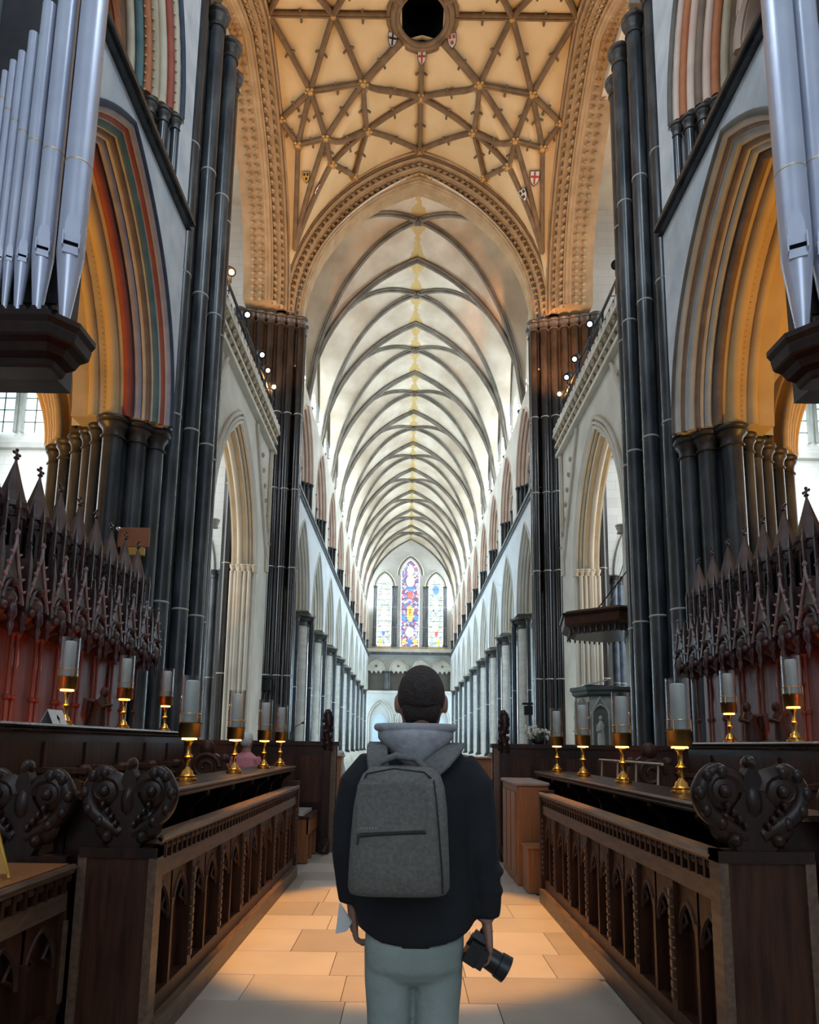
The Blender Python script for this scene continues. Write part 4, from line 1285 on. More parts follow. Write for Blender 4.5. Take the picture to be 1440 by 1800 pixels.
obx(MB(), 1, 1.15, .46, 1.25, 3.03, 3.1, 0, 1.05).build('end_panel', WOOD, BE_R, 0)
poppyhead(BE_R, 1.15 + .72, 3.065, 1.05, .36, .42)
poppyhead(BE_R, 1.15 + 1.12, 3.065, 1.05, .36, .42)
for d_, sx, xf, y_ in ((D_L, -1, -1.56, 8.12), (D_R, 1, 1.16, 7.0)):
    obx(MB(), sx, xf, -.03, .12, y_, y_ + .07, 0, 1.10).build('end_post', WOOD_M, d_, 0)

# the second desks: a shelf on carved brackets
def shelf_desk(sx, xf, wid, y0, y1, z1, label):
    d = empty('shelf_desk', (xf + sx * .2, (y0 + y1) / 2, 0))
    tag(d, label, 'choir desk', 'shelf desks behind the desk fronts')
    mb = obx(MB(), sx, xf, 0, wid, y0, y1, z1 - .025, z1)
    mb.tube([(xf, y0, z1 - .012), (xf, y1, z1 - .012)], .016, 6)
    mb.tube([(xf + sx * .02, y0, z1 - .045), (xf + sx * .02, y1, z1 - .045)], .018, 6)
    mb.build('edge_moulding', WOOD_L, d, 40)
    obx(MB(), sx, xf, .025, wid, y0, y1, z1, z1 + .004).build('shelf', WOOD, d, 0)
    obx(MB(), sx, xf, wid - .05, wid, y0, y1, .0, z1 - .025).build('back_board', WOOD, d, 0)
    obx(MB(), sx, xf, .15, wid - .05, y0, y1, .42, .47).build('seat', WOOD, d, 0)
    n = int((y1 - y0) / .72)
    for k in range(n + 1):
        yy = y0 + .03 + k * (y1 - y0 - .06) / n
        T = lambda o, w_, z, yy=yy: (xf + sx * o, yy + w_, z)
        mb = MB()
        mb.prism([(wid - .06, z1 - .03), (.02, z1 - .03), (.05, z1 - .10), (.14, z1 - .18), (.17, z1 - .30), (.10, z1 - .40), (.10, z1 - .50), (.2, z1 - .56), (wid - .06, z1 - .56)], T, -.022, .022)
        mb.ball((xf + sx * .11, yy, z1 - .44), .045, .04, .045, 8, 6)
        mb.ball((xf + sx * .06, yy, z1 - .09), .03, .032, .03, 8, 6)
        mb.build('bracket', WOOD, d, 50)
    return d
S_L = shelf_desk(-1, -1.72, .42, 3.7, 8.95, 1.25, 'dark shelf desk carrying four lamps, in front of the white haired visitor')
S_R = shelf_desk(1, 1.42, .44, 3.2, 8.75, 1.235, 'dark shelf desk carrying four lamps, in front of the stone pulpit')

# raised back row: platform, seats with scrolled arms, panelled desk with a ledge
STRIPM = mat('red amber added glow', (1, .4, .2), emit=(1.0, .17, .05), estr=26)  # added glowing strip that throws red light on the stall backs
def back_row(sx, xf, y0, y1, z1, label):
    d = empty('back_desk', (xf + sx * .2, (y0 + y1) / 2, 0))
    tag(d, label, 'choir desk', 'raised back desks below the canopies')
    pf = MB().box(*sorted((sx * 2.72, sx * 5.0)), y0 - 1.5, 11.6, 0, .32).build('floor_%s_dais' % SIDE[sx], WOOD, None, 0)
    tag(pf, 'dark wooden dais under the stalls ' + WHERE[sx], 'floor', kind='structure')
    mb = obx(MB(), sx, xf, -.02, .40, y0, y1, z1 - .03, z1)
    mb.tube([(xf - sx * .02, y0, z1 - .015), (xf - sx * .02, y1, z1 - .015)], .02, 6)
    mb.tube([(xf + sx * .0, y0, z1 - .05), (xf, y1, z1 - .05)], .022, 6)
    mb.build('ledge', mat('polished dark ledge', (.045, .026, .022), (.08, .05, .042), .25, 5), d, 40)
    obx(MB(), sx, xf, .02, .08, y0, y1, .3, z1 - .03).build('desk_face', WOOD, d, 0)
    obx(MB(), sx, xf, .405, .425, y0, y1, z1 - .05, z1 - .015).build('added_glow_strip', STRIPM, d, 0)
    obx(MB(), sx, xf, -.36, .0, y0, y1, .70, .76).build('seat', WOOD, d, 0)
    n = int((y1 - y0) / .6)
    for k in range(n):
        ya = y0 + k * (y1 - y0) / n
        obx(MB(), sx, xf, .005, .022, ya + .07, ya + (y1 - y0) / n - .07, .9, z1 - .14).build('panel', WOOD_M, d, 0)
        if k:
            T = lambda o, w_, z, ya=ya: (xf - sx * o, ya + w_, z)
            mb = MB()
            mb.prism([(0, .76), (.10, .80), (.16, .95), (.28, 1.02), (.36, 1.12), (.36, 1.22), (.26, 1.26), (0, 1.30)], T, -.03, .03)
            mb.box(*sorted((xf - sx * .40, xf - sx * .0)), ya - .07, ya + .07, z1 - .38, z1 - .34)
            mb.ball((xf - sx * .36, ya, z1 - .36), .05, .06, .05, 8, 6)
            mb.build('scrolled_arm', WOOD_M, d, 50)
    return d
B_L = back_row(-1, -3.12, 4.6, 8.75, 1.67, 'raised dark back desk with three lamps and the folded white card')
B_R = back_row(1, 3.12, 4.7, 8.1, 1.615, 'raised dark back desk with two lamps, on the pulpit side')

# ---- lamps: brass candlesticks with a glass chimney and a candle
GLASS = bpy.data.materials.new('clear glass chimney')
nt, N, L = nodes_of(GLASS)
N.remove(N['Principled BSDF'])
tr_ = N.new('ShaderNodeBsdfTransparent'); tr_.inputs[0].default_value = (.90, .92, .92, 1)
gl_ = N.new('ShaderNodeBsdfGlossy'); gl_.inputs['Roughness'].default_value = .05
lw = N.new('ShaderNodeLayerWeight'); lw.inputs['Blend'].default_value = .35
mxs = N.new('ShaderNodeMixShader')
L.new(lw.outputs['Facing'], mxs.inputs[0]); L.new(tr_.outputs[0], mxs.inputs[1]); L.new(gl_.outputs[0], mxs.inputs[2])
L.new(mxs.outputs[0], N['Material Output'].inputs['Surface'])
CANDLE = mat('ivory candle wax', (.62, .60, .54), (.70, .67, .60), .5, 4)
BULB = mat('warm reading light', (1, .6, .2), emit=(1.0, .42, .08), estr=15)
def lamp_proto():
    l = empty('candle_lamp', (0, 0, 0))
    MB().lathe([(.075, 0), (.075, .015), (.06, .022), (.062, .035), (.045, .045), (.040, .07), (.022, .085), (.016, .10)], (0, 0), 18).build('base', BRASS, l, 50)
    MB().lathe([(.016, .09), (.016, .15), (.024, .165), (.036, .175), (.024, .185), (.017, .20), (.019, .27), (.030, .285), (.034, .30), (.028, .312)], (0, 0), 14).build('stem', BRASS, l, 50)
    cup = MB().lathe([(.03, .31), (.078, .318), (.082, .325), (.082, .42), (.088, .425), (.088, .435), (.07, .436), (.07, .33), (.02, .33)], (0, 0), 18).build('cup', mat('dull brass', (.35, .20, .06), rough=.35, metal=1.0), l, 50)
    MB().lathe([(.036, .309), (.056, .304), (.056, .312), (.036, .313)], (0, 0), 16).build('reading_light', BULB, cup, 50)
    MB().lathe([(.050, .42), (.050, .745), (.042, .755), (.01, .757)], (0, 0), 16).build('candle', CANDLE, l, 50)
    MB().lathe([(.080, .42), (.080, .79), (.077, .79), (.077, .42)], (0, 0), 20, caps=False).build('glass_chimney', GLASS, l, 50)
    mb = MB()
    for k in range(4):
        a = math.pi / 4 + k * math.pi / 2
        mb.cyl(.086 * math.cos(a), .086 * math.sin(a), .42, .50, .003, 5)
    mb.tube([(.086 * math.cos(2 * math.pi * k / 20), .086 * math.sin(2 * math.pi * k / 20), .50) for k in range(20)], .003, 5, closed=True)
    mb.build('gallery_ring', BRASS, l, 50)
    return l
lp = lamp_proto()
LAMPS = [(-1.9, 5.11, 1.25, 'candle lamp nearest the scrolled poppyhead on the shelf desk opposite the pulpit'),
         (-1.9, 6.49, 1.25, 'candle lamp standing just in front of the white haired visitor'),
         (-1.9, 7.82, 1.25, 'candle lamp between the visitor in pink and the far end of the shelf desk'),
         (-1.9, 9.17 - .35, 1.25, 'farthest candle lamp of the shelf desk opposite the pulpit'),
         (1.65, 8.5, 1.235, 'farthest candle lamp of the shelf desk before the pulpit, by the flowers'),
         (1.65, 7.25, 1.235, 'candle lamp in front of the pulpit carving'),
         (1.65, 5.93, 1.235, 'candle lamp beside the slender wooden book rest'),
         (1.65, 4.68, 1.235, 'large candle lamp nearest the camera on the pulpit side shelf'),
         (-3.3, 5.97, 1.67, 'candle lamp on the back desk beside the folded white card'),
         (-3.3, 7.2, 1.67, 'candle lamp on the back desk beside the carved angel'),
         (-3.3, 8.44, 1.67, 'candle lamp at the far end of the back desk, against the dark pier'),
         (3.3, 7.36, 1.615, 'candle lamp on the pulpit side back desk, beside the carved hunched figure'),
         (3.3, 6.13, 1.615, 'candle lamp on the pulpit side back desk, cut by the picture edge')]
for i, (x, y_, z, lab) in enumerate(LAMPS):
    l = lp if i == 0 else copy_tree(lp)
    l.location = (x, y_, z + .006)
    tag(l, lab, 'lamp', 'brass candle lamps on the choir desks')

# ---- canopied back stalls
PLAQ = mat('pale painted light tracery', (.50, .58, .62), (.60, .66, .68), .4, 6)  # solid plaque, its pale blue stands in for light through openwork
def stall_proto():
    s = empty('canopied_stall', (0, 0, .32))
    X = lambda o: -4.35 - o
    def px(mb, o0, o1, y0, y1, z0, z1):
        return mb.box(*sorted((X(o0) + 4.35, X(o1) + 4.35)), y0, y1, z0 + 0, z1)
    P = lambda o, y_, z: (-o, y_, z)
    org = (0, 0, .32)
    px(MB(), .50, .54, -.25, .25, .32, 2.95).build('back_panel', WOOD_R, s, 0)
    px(MB(), .15, .50, -.25, .25, .75, .80).build('seat', WOOD, s, 0)
    for q in (-1, 1):
        mb = MB().cyl(-.36, q * .2, .32, 2.78, .020, 8)
        mb.lathe([(.02, 1.98), (.042, 2.0), (.045, 2.03), (.02, 2.05)], (-.36, q * .2), 8)
        mb.lathe([(.02, 2.70), (.05, 2.76), (.05, 2.80)], (-.36, q * .2), 8)
        mb.build('colonnette', WOOD_R, s, 50)
    mb = MB()
    mb.prism([(-.06, 2.42), (0, 2.34), (.06, 2.42), (.05, 2.56), (0, 2.68), (-.05, 2.56)], lambda u, w_, z: (-.49 + w_, u, z), 0, .02)
    mb.build('painted_light_plaque', PLAQ, s, 0)
    # hood: hanging canopy with pendants
    mb = MB()
    mb.lathe([(.06, 2.72), (.20, 2.80), (.27, 2.92), (.29, 3.02), (.25, 3.08), (.18, 3.10)], (-.22, 0), 8, 1.0, .82)
    for q in (-1, 0):
        mb.lathe([(.01, 2.66 if q else 2.60), (.035, 2.72), (.02, 2.77), (.05, 2.82), (.05, 2.90), (.03, 2.95)], (-.03 if q else .03, q * .20), 8)
        mb.ball((.035, q * .16, 2.90), .05, .045, .05, 6, 5)
    mb.build('hood', WOOD_C, s, 50)
    # gable
    mb = MB()
    for q in (-1, 1):
        mb.tube([P(0, q * .225, 2.96), P(-.01, 0, 3.58)], .017, 6)
        for k in range(1, 5):
            t = k / 5
            mb.tube([P(-.01, q * .225 * (1 - t), 2.96 + .62 * t), P(-.02, q * (.215 * (1 - t) + .055), 2.99 + .62 * t)], [.022, .012], 5)
    mb.tube([P(-.01, 0, 3.55), P(-.01, 0, 3.74)], [.02, .012], 6)
    mb.ball((.01, 0, 3.70), .032, .032, .03, 6, 5)
    mb.build('gable_edge', mat('highlight tinted canopy oak', (.17, .13, .125), (.30, .24, .23), .28, 7, bump=.2, bscale=30), s, 40)  # highlights on the gable edges are painted in as paler oak
    mb = MB()
    Tg = lambda u, w_, z: (w_, u, z)
    arch_roll(mb, Tg, .15, .22, 2.98, 0, .015, .018, 6, 6)
    mb.ball((.03, 0, 3.16), .05, .05, .05, 6, 5)
    mb.build('gable_arch', WOOD_C, s, 40)
    mb = MB()
    mb.add([P(.0, -.215, 2.97), P(.0, .215, 2.97), P(.0, 0, 3.56), P(.34, -.215, 2.97), P(.34, .215, 2.97), P(.34, 0, 3.56)], [(0, 1, 2), (5, 4, 3), (0, 2, 5, 3), (2, 1, 4, 5), (0, 3, 4, 1)])
    mb.build('gable_roof', WOOD_C, s, 0)
    for q in (-.86,):
        mb = MB()
        mb.box(-.045, .02, q * .25 - .03, q * .25 + .03, 2.9, 3.42)
        mb.rings([[P(-.02, q * .25 - .03, 3.42), P(-.02, q * .25 + .03, 3.42), P(.045, q * .25 + .03, 3.42), P(.045, q * .25 - .03, 3.42)], [P(.0, q * .25 - .003, 3.66), P(.0, q * .25 + .003, 3.66), P(.012, q * .25 + .003, 3.66), P(.012, q * .25 - .003, 3.66)]])
        mb.ball((-.01, q * .25, 3.68), .02, .02, .02, 6, 4)
        mb.build('pinnacle', WOOD_C, s, 0)
    # turret with lancet openings
    tu = MB().lathe([(.17, 3.42), (.17, 3.50), (.145, 3.54), (.145, 4.10), (.18, 4.14), (.18, 4.2)], (-.40, 0), 8).build('turret', WOOD_C, s, 20)
    for k in range(8):
        a = math.pi / 8 + k * math.pi / 4
        c_, s_ = math.cos(a), math.sin(a)
        cx0, cy0 = -.40 + .136 * c_, .136 * s_
        Tt = lambda u, w_, z: (cx0 + w_ * c_ - u * s_, cy0 + w_ * s_ + u * c_, z)
        MB().prism([(-.035, 3.62)] + [(u, 3.90 + z) for u, z in arch_pts(.035, .09, 0, 3)] + [(.035, 3.62)], Tt, 0, .006).build('lancet_opening', BLACK, tu, 0, org=(0, 0, .32))
        mb = MB()
        mb.add([Tt(-.06, .02, 4.02), Tt(.06, .02, 4.02), Tt(0, .01, 4.26), Tt(-.06, -.03, 4.02), Tt(.06, -.03, 4.02), Tt(0, -.06, 4.26)], [(0, 1, 2), (0, 2, 5, 3), (1, 4, 5, 2)])
        mb.build('gablet', WOOD_C, tu, 0, org=(0, 0, .32))
    for dx, dy in ((.17, .14), (.17, -.14), (-.17, .14), (-.17, -.14)):
        mb = MB().box(-.40 + dx - .016, -.40 + dx + .016, dy - .016, dy + .016, 3.42, 4.10)
        mb.rings([[(-.40 + dx - .022, dy - .022, 4.10), (-.40 + dx + .022, dy - .022, 4.10), (-.40 + dx + .022, dy + .022, 4.10), (-.40 + dx - .022, dy + .022, 4.10)],
                  [(-.40 + dx - .002, dy - .002, 4.30), (-.40 + dx + .002, dy - .002, 4.30), (-.40 + dx + .002, dy + .002, 4.30), (-.40 + dx - .002, dy + .002, 4.30)]])
        mb.box(-.40 + dx - .024, -.40 + dx + .024, dy - .024, dy + .024, 3.72, 3.75)
        mb.build('buttress_pinnacle', WOOD_C, s, 0)
    sp_ = MB().lathe([(.165, 4.2), (.085, 4.46), (.016, 4.70), (.014, 4.74)], (-.40, 0), 8).build('spire', mat('spire oak', (.085, .055, .045), (.15, .10, .085), .45, 5), s, 20)
    mb = MB().lathe([(.012, 4.72), (.035, 4.745), (.012, 4.77), (.012, 4.83)], (-.40, 0), 8)
    mb.box(-.41, -.39, -.055, .055, 4.785, 4.81)
    mb.ball((-.40, 0, 4.84), .022, .022, .022, 6, 4)
    for q in (-1, 1):
        mb.ball((-.40, q * .055, 4.797), .02, .02, .02, 6, 4)
    mb.build('finial', WOOD_C, sp_, 40, org=(0, 0, .32))
    MB().box(-.56, -.24, -.248, .248, 3.34, 3.42).build('cornice', WOOD_C, s, 0)
    return s
sp0 = stall_proto()
CNT = ['first', 'second', 'third', 'fourth', 'fifth', 'sixth', 'seventh', 'eighth', 'ninth']
k = 0
for sx, y1, st, n in ((-1, 10.79, .503, 9), (1, 11.22, .525, 8)):
    for i in range(n):
        s = sp0 if k == 0 else copy_tree(sp0)
        k += 1
        s.location = (sx * 4.38, y1 - st * i, .32)
        s.scale = (-sx, st / .503, 1)
        tag(s, '%s dark carved stall with spired canopy, counted from the near dark pier, %s' % (CNT[i], 'opposite the pulpit' if sx < 0 else 'pulpit side'), 'choir stall', 'canopied choir stalls')

# ---- organ pipes and their brackets
TIN = mat('polished tin organ pipe', (.60, .63, .76), (.70, .73, .84), .30, 2, metal=.45)
PIPES = {-1: [(4.10, 6.77, .143, 8.05, 6.07, 7.0, 12.5), (4.41, 6.77, .113, 8.21, 6.07, 6.96, 11.5), (4.63, 6.77, .080, 8.35, 6.07, 6.88, 10.22), (4.78, 6.77, .058, 8.48, 6.07, 6.88, 9.82),
              (4.89, 6.77, .048, 8.63, 6.07, 6.88, 9.56), (4.985, 6.77, .042, 8.78, 6.07, 6.88, 9.44), (5.07, 6.77, .037, 8.93, 6.07, 6.88, 9.30)],
         1: [(4.12, 6.85, .165, 8.16, 6.07, 7.15, 12.5), (4.44, 6.85, .135, 8.29, 6.07, 7.12, 11.8), (4.70, 6.85, .11, 8.4, 6.07, 7.0, 10.2), (4.91, 6.85, .085, 8.5, 6.07, 6.95, 9.8)]}
ON = ['tallest and fattest', 'second largest', 'third largest', 'fourth largest', 'fifth largest', 'sixth largest', 'smallest']
for sx in (-1, 1):
    for i, (x, y_, r, zr, zf, zm, zt_) in enumerate(PIPES[sx]):
        zf = 6.062
        p = empty('organ_pipe', (sx * x, y_, zf))
        tag(p, '%s silver organ pipe %s' % (ON[i], 'above the corner with the painted arch' if sx < 0 else 'in the corner above the pulpit side stalls'), 'organ pipe', 'silver organ pipes')
        MB().lathe([(r, zm - r * .6), (r, zt_)], (sx * x, y_), 24).build('pipe_body', TIN, p, 60)
        MB().lathe([(r * .28, zf), (r * .35, zf + .05), (r, zm - r * .6)], (sx * x, y_), 24).build('pipe_foot', TIN, p, 60)
        MB().lathe([(r * 1.0, zr - .012), (r * 1.04, zr), (r * 1.0, zr + .012)], (sx * x, y_), 24).build('ring', mat('pale gilt ring', (.62, .5, .32), rough=.4, metal=.6), p, 60)
        # mouth on the side turned to the choir
        f = Vector((-sx * .45, -.9, 0)).normalized()
        sd = Vector((-f.y, f.x, 0))
        T = lambda u, w_, z: tuple(Vector((sx * x, y_, 0)) + f * w_ + sd * u + Vector((0, 0, z)))
        w_ = r * .52
        MB().prism([(-w_, zm), (w_, zm), (w_, zm + r * 1.5), (w_ * .7, zm + r * 2.2), (0, zm + r * 2.5), (-w_ * .7, zm + r * 2.2), (-w_, zm + r * 1.5)], T, r * .80, r * 1.03).build('mouth_lip', TIN, p, 0)
        MB().prism([(-w_, zm - r * .35), (w_, zm - r * .35), (w_, zm), (-w_, zm)], T, r * .8, r * 1.01).build('mouth', BLACK, p, 0)
        MB().prism([(-w_ * 1.05, zm - r * 1.0), (w_ * 1.05, zm - r * 1.0), (w_ * 1.05, zm - r * .35), (-w_ * 1.05, zm - r * .35)], T, r * .7, r * 1.04).build('mouth_lip', TIN, p, 0)
        for s in (-1, 1):
            MB().prism([(s * w_ * 1.0, zm - r * .6), (s * w_ * 1.18, zm - r * .6), (s * w_ * 1.18, zm + r * .6), (s * w_ * 1.0, zm + r * .6)], T, r * .6, r * 1.35).build('ear', TIN, p, 0)
    ob = empty('organ_bracket', (sx * 4.5, 6.9, 5.5))
    tag(ob, 'dark carved bracket under the organ pipes ' + ('beside the painted arch' if sx < 0 else 'above the pulpit side stalls'), 'bracket', 'organ case brackets')
    zb = 5.92
    dx = 0 if sx < 0 else -.06
    def hexr(o_, z):
        return [(sx * (3.9 + dx + o_), 7.03, z), (sx * (3.9 + dx + o_), 6.68 + o_ * .4, z), (sx * (4.1 + dx + o_ * .5), 6.46 + o_, z), (sx * 5.4, 6.46 + o_, z), (sx * 5.4, 7.03, z)]
    MB().rings([hexr(.0, zb), hexr(-.04, zb + .05), hexr(-.04, zb + .11), hexr(.02, zb + .14)]).build('shelf', WOOD, ob, 0)
    MB().rings([hexr(.02, zb - .11), hexr(.0, zb - .02), hexr(.0, zb)]).build('fascia', WOOD, ob, 0)
    MB().rings([hexr(.32, zb - .34), hexr(.29, zb - .31), hexr(.27, zb - .26), hexr(.17, zb - .23), hexr(.12, zb - .16), hexr(.04, zb - .13), hexr(.02, zb - .11)]).build('moulded_underside', WOOD, ob, 0)
    mb = MB()
    for q in range(12):
        mb.box(*sorted((sx * (4.0 + .115 * q), sx * (4.05 + .115 * q))), 6.43, 6.47, zb + .11, zb + .16)
    o = mb.build('cresting', WOOD, ob, 0)
    o['kind'] = 'stuff'
    oc = tag(empty('organ_case', (sx * 4.9, 7.2, 6.1)), 'dark organ case behind the silver pipes ' + WHERE[sx], 'organ case', 'organ cases')
    MB().box(*sorted((sx * 4.3, sx * 5.4)), 7.04, 7.4, zb - .3, 13.0).build('case_back', mat('dark organ case oak', (.02, .017, .018), (.045, .04, .04), .5, 3), oc, 0)
    for q in range(2):
        MB().box(*sorted((sx * (4.36 + .52 * q), sx * (4.82 + .52 * q))), 7.01, 7.04, zb + .6, 12.8).build('case_panel', MATS['dark organ case oak'], oc, 0)

# ---- screens with tall carved posts closing the choir
def screen(sx, x0, x1, y_, ztop, label):
    s = empty('screen', (sx * (x0 + x1) / 2, y_, 0))
    tag(s, label, 'screen', 'dark screens at the choir entrance')
    MB().box(*sorted((sx * x0, sx * x1)), y_, y_ + .12, 0, ztop - .06).build('panel', WOOD, s, 0)
    MB().box(*sorted((sx * (x0 - .04), sx * (x1 + .05))), y_ - .05, y_ + .17, ztop - .06, ztop).build('cornice', WOOD, s, 0)
    MB().box(*sorted((sx * x0, sx * (x0 + .09))), y_ - .03, y_ + .15, 0, ztop - .06).build('edge_post', WOOD_L, s, 0)
    for q in range(6):
        MB().box(*sorted((sx * (x0 + .18 + q * .42), sx * (x0 + .52 + q * .42))), y_ - .012, y_, .7, ztop - .2).build('raised_panel', WOOD_M, s, 0)
    xp = sx * (x0 + .13)
    mb = MB().box(xp - .05, xp + .05, y_ - .14, y_ - .04, 0, 1.45)
    mb.box(xp - .07, xp + .07, y_ - .2, y_, 0, .16)
    mb.tube([(xp, y_ - .1, .1), (xp - sx * .05, y_ - .25, .2), (xp, y_ - .3, .05)], .04, 6)
    mb.build('post', WOOD, s, 0)
    mb = MB()
    mb.tube([(xp, y_ - .09, 1.42), (xp + .02, y_ - .09, 1.55), (xp - .02, y_ - .09, 1.70), (xp + .02, y_ - .09, 1.84), (xp, y_ - .09, 1.98), (xp - .01, y_ - .09, 2.05)], [.05, .062, .055, .068, .072, .03], 10)
    for k in range(16):
        a_ = k * 2.4
        z = 1.48 + .034 * k
        mb.ball((xp + .055 * math.cos(a_), y_ - .09 + .045 * math.sin(a_), z), .034, .032, .042, 7, 5)
    mb.build('carved_finial', WOOD, s, 50)
    return s
screen(-1, 1.28, 3.9, 9.95, 1.58, 'dark oak screen with a tall carved post, opposite the orange wooden box')
screen(1, .98, 3.9, 9.5, 1.58, 'dark oak screen with a tall carved post, behind the orange wooden box')

# ---- orange wooden boxes
bx_ = empty('wooden_box', (1.15, 8.3, 0))
tag(bx_, 'tall orange pine box with a pale top beside the desk end', 'box')
MB().bbox(1.02, 1.385, 7.75, 8.9, 0, 1.10, .012).build('body', WOOD_O, bx_, 0)
MB().bbox(.99, 1.39, 7.72, 8.92, 1.10, 1.14, .012).build('lid', mat('pale scuffed board', (.26, .17, .13), (.34, .24, .2), .5, 4), bx_, 0)
for q in range(3):
    MB().box(1.005, 1.02, 7.85 + .34 * q, 8.12 + .34 * q, .1, 1.02).build('panel', WOOD_O, bx_, 0)
b2 = empty('wooden_box', (1.2, 7.55, 0))
tag(b2, 'low orange pine step box in front of the tall one', 'box')
MB().bbox(1.06, 1.38, 7.35, 7.70, 0, .46, .012).build('body', WOOD_O, b2, 0)
MB().bbox(1.05, 1.39, 7.34, 7.71, .46, .48, .006).build('lid', WOOD_O, b2, 0)

# ---- bench with service books
bn = empty('bench', (-1.7, 9.1, 0))
tag(bn, 'low wooden bench with service books laid along it', 'bench')
MB().bbox(-1.98, -1.50, 8.99, 9.90, .56, .60, .008).build('seat', WOOD_M, bn, 0)
MB().box(-1.55, -1.52, 9.02, 9.88, .36, .56).build('apron', WOOD_O, bn, 0)
for yy in (9.05, 9.45, 9.84):
    MB().box(-1.94, -1.53, yy - .03, yy + .03, 0, .56).build('leg', WOOD_O, bn, 0)
PAPER = mat('white paper', (.62, .62, .60), (.70, .70, .68), .7, 8)
for i in range(9):
    b = empty('service_book', (-1.74, 9.06 + .092 * i, .6))
    tag(b, 'pale service book, number %s along the low bench from the near end' % CNT[i], 'book', 'service books on the bench')
    b['label'] = '%s pale service book along the low bench, from its near end' % CNT[i]
    yy = 9.06 + .092 * i
    MB().box(-1.86, -1.60, yy - .04, yy + .036, .604, .632).build('pages', PAPER, b, 0)
    MB().box(-1.865, -1.595, yy - .042, yy + .04, .632, .637).build('cover', mat('book cover %d' % (i % 3), [(.30, .30, .32), (.42, .40, .36), (.2, .17, .15)][i % 3], rough=.5), b, 0)
    MB().box(-1.865, -1.595, yy - .042, yy + .04, .600, .604).build('cover', MATS['book cover %d' % (i % 3)], b, 0)

# ================================================================== the visitor with the backpack
def ell(cx, cy, z, rx, ry, n=24, e=2.0, tx=0.0, ty=0.0):
    """superellipse ring, optionally tilted"""
    out = []
    for k in range(n):
        a = 2 * math.pi * k / n
        c_, s_ = math.cos(a), math.sin(a)
        x = rx * math.copysign(abs(c_) ** (2 / e), c_)
        y_ = ry * math.copysign(abs(s_) ** (2 / e), s_)
        out.append((cx + x, cy + y_, z + tx * x + ty * y_))
    return out
def remesh(o, vox, it=6, fac=.5):
    m = o.modifiers.new('union', 'REMESH')
    m.mode = 'VOXEL'
    m.voxel_size = vox
    m.use_smooth_shade = True
    s = o.modifiers.new('soften', 'SMOOTH')
    s.factor = fac
    s.iterations = it
    return o
SKIN = mat('skin', (.30, .155, .11), (.36, .19, .135), .55, 12)
HAIR = mat('short dark brown hair', (.012, .0065, .0055), (.036, .019, .015), .6, 60, bump=.6, bscale=160)
NAVY = mat('black navy jacket cloth', (.0035, .004, .0065), (.007, .008, .012), .8, 6, bump=.25, bscale=14)
JEANS = mat('pale blue denim', (.23, .275, .255), (.34, .39, .36), .85, 5, bump=.3, bscale=22, c3=(.28, .33, .305))
HOODM = mat('grey marl hood jersey', (.27, .27, .29), (.36, .36, .38), .9, 30, bump=.3, bscale=40)
PACKM = mat('grey melange backpack fabric', (.112, .104, .092), (.165, .155, .138), .85, 90, bump=.25, bscale=120)
STRAPM = mat('grey backpack strap fabric', (.12, .118, .11), (.16, .157, .15), .85, 80, bump=.25, bscale=120)
PY = 2.27
man = empty('person', (-.22, PY, 0))
tag(man, 'standing person in dark jacket, grey hood and pale jeans seen from behind', 'person')

def fingers(mb, wrist, dirn, palmn, side, curl, L=.085, r=.0095):
    """palm and five bent fingers: dirn along the hand, palmn out of the palm, side towards the thumb"""
    W, D_, Pn, S_ = Vector(wrist), Vector(dirn).normalized(), Vector(palmn).normalized(), Vector(side).normalized()
    rs = []
    for t, hw, ht in ((0, .024, .017), (.03, .034, .017), (.06, .041, .016), (.088, .042, .014), (.098, .038, .010)):
        c = W + D_ * t
        rs.append([tuple(c + S_ * hw * math.cos(a) + Pn * ht * math.sin(a)) for a in [2 * math.pi * k / 12 for k in range(12)]])
    mb.rings(rs)
    for i, (off, ln) in enumerate(((.031, .92), (.011, 1.05), (-.010, .98), (-.030, .78))):
        p = W + D_ * .088 + S_ * off
        pts, rr = [p - D_ * .02], [r]
        ang = 0.12
        for j, seg in enumerate((.45, .31, .24)):
            dv = D_ * math.cos(ang) + Pn * math.sin(ang)
            p = p + dv * L * ln * seg
            pts.append(p)
            rr.append(r * (1 - .12 * (j + 1)))
            ang += curl
        mb.tube(pts, rr, 8)
        mb.ball(pts[-1], rr[-1])
    p = W + D_ * .028 + S_ * .030
    pts = [p - S_ * .01, p + S_ * .022 + D_ * .022 + Pn * .008, p + S_ * .026 + D_ * .052 + Pn * .022, p + S_ * .016 + D_ * .075 + Pn * .036]
    mb.tube(pts, [.013, .012, .0105, .009], 8)
    mb.ball(pts[-1], .009)

# one continuous body
mb = MB()
mb.rings([ell(-.215, PY, .84, .15, .10), ell(-.215, PY, .95, .155, .105), ell(-.215, PY, 1.08, .14, .095), ell(-.22, PY, 1.25, .15, .10), ell(-.22, PY, 1.40, .165, .10), ell(-.215, PY + .005, 1.49, .14, .08), ell(-.21, PY + .005, 1.545, .07, .06), ell(-.205, PY + .005, 1.66, .055, .058)])
HX, HY, HZ = -.203, PY + .015, 1.690
mb.rings([ell(HX, HY - .005, HZ - .12, .045, .052, ty=.25), ell(HX, HY + .005, HZ - .085, .060, .074, ty=.2), ell(HX, HY, HZ - .045, .068, .088, ty=.1), ell(HX, HY, HZ, .073, .094), ell(HX, HY - .004, HZ + .045, .073, .094), ell(HX, HY - .006, HZ + .08, .060, .080), ell(HX, HY - .006, HZ + .10, .035, .05)])
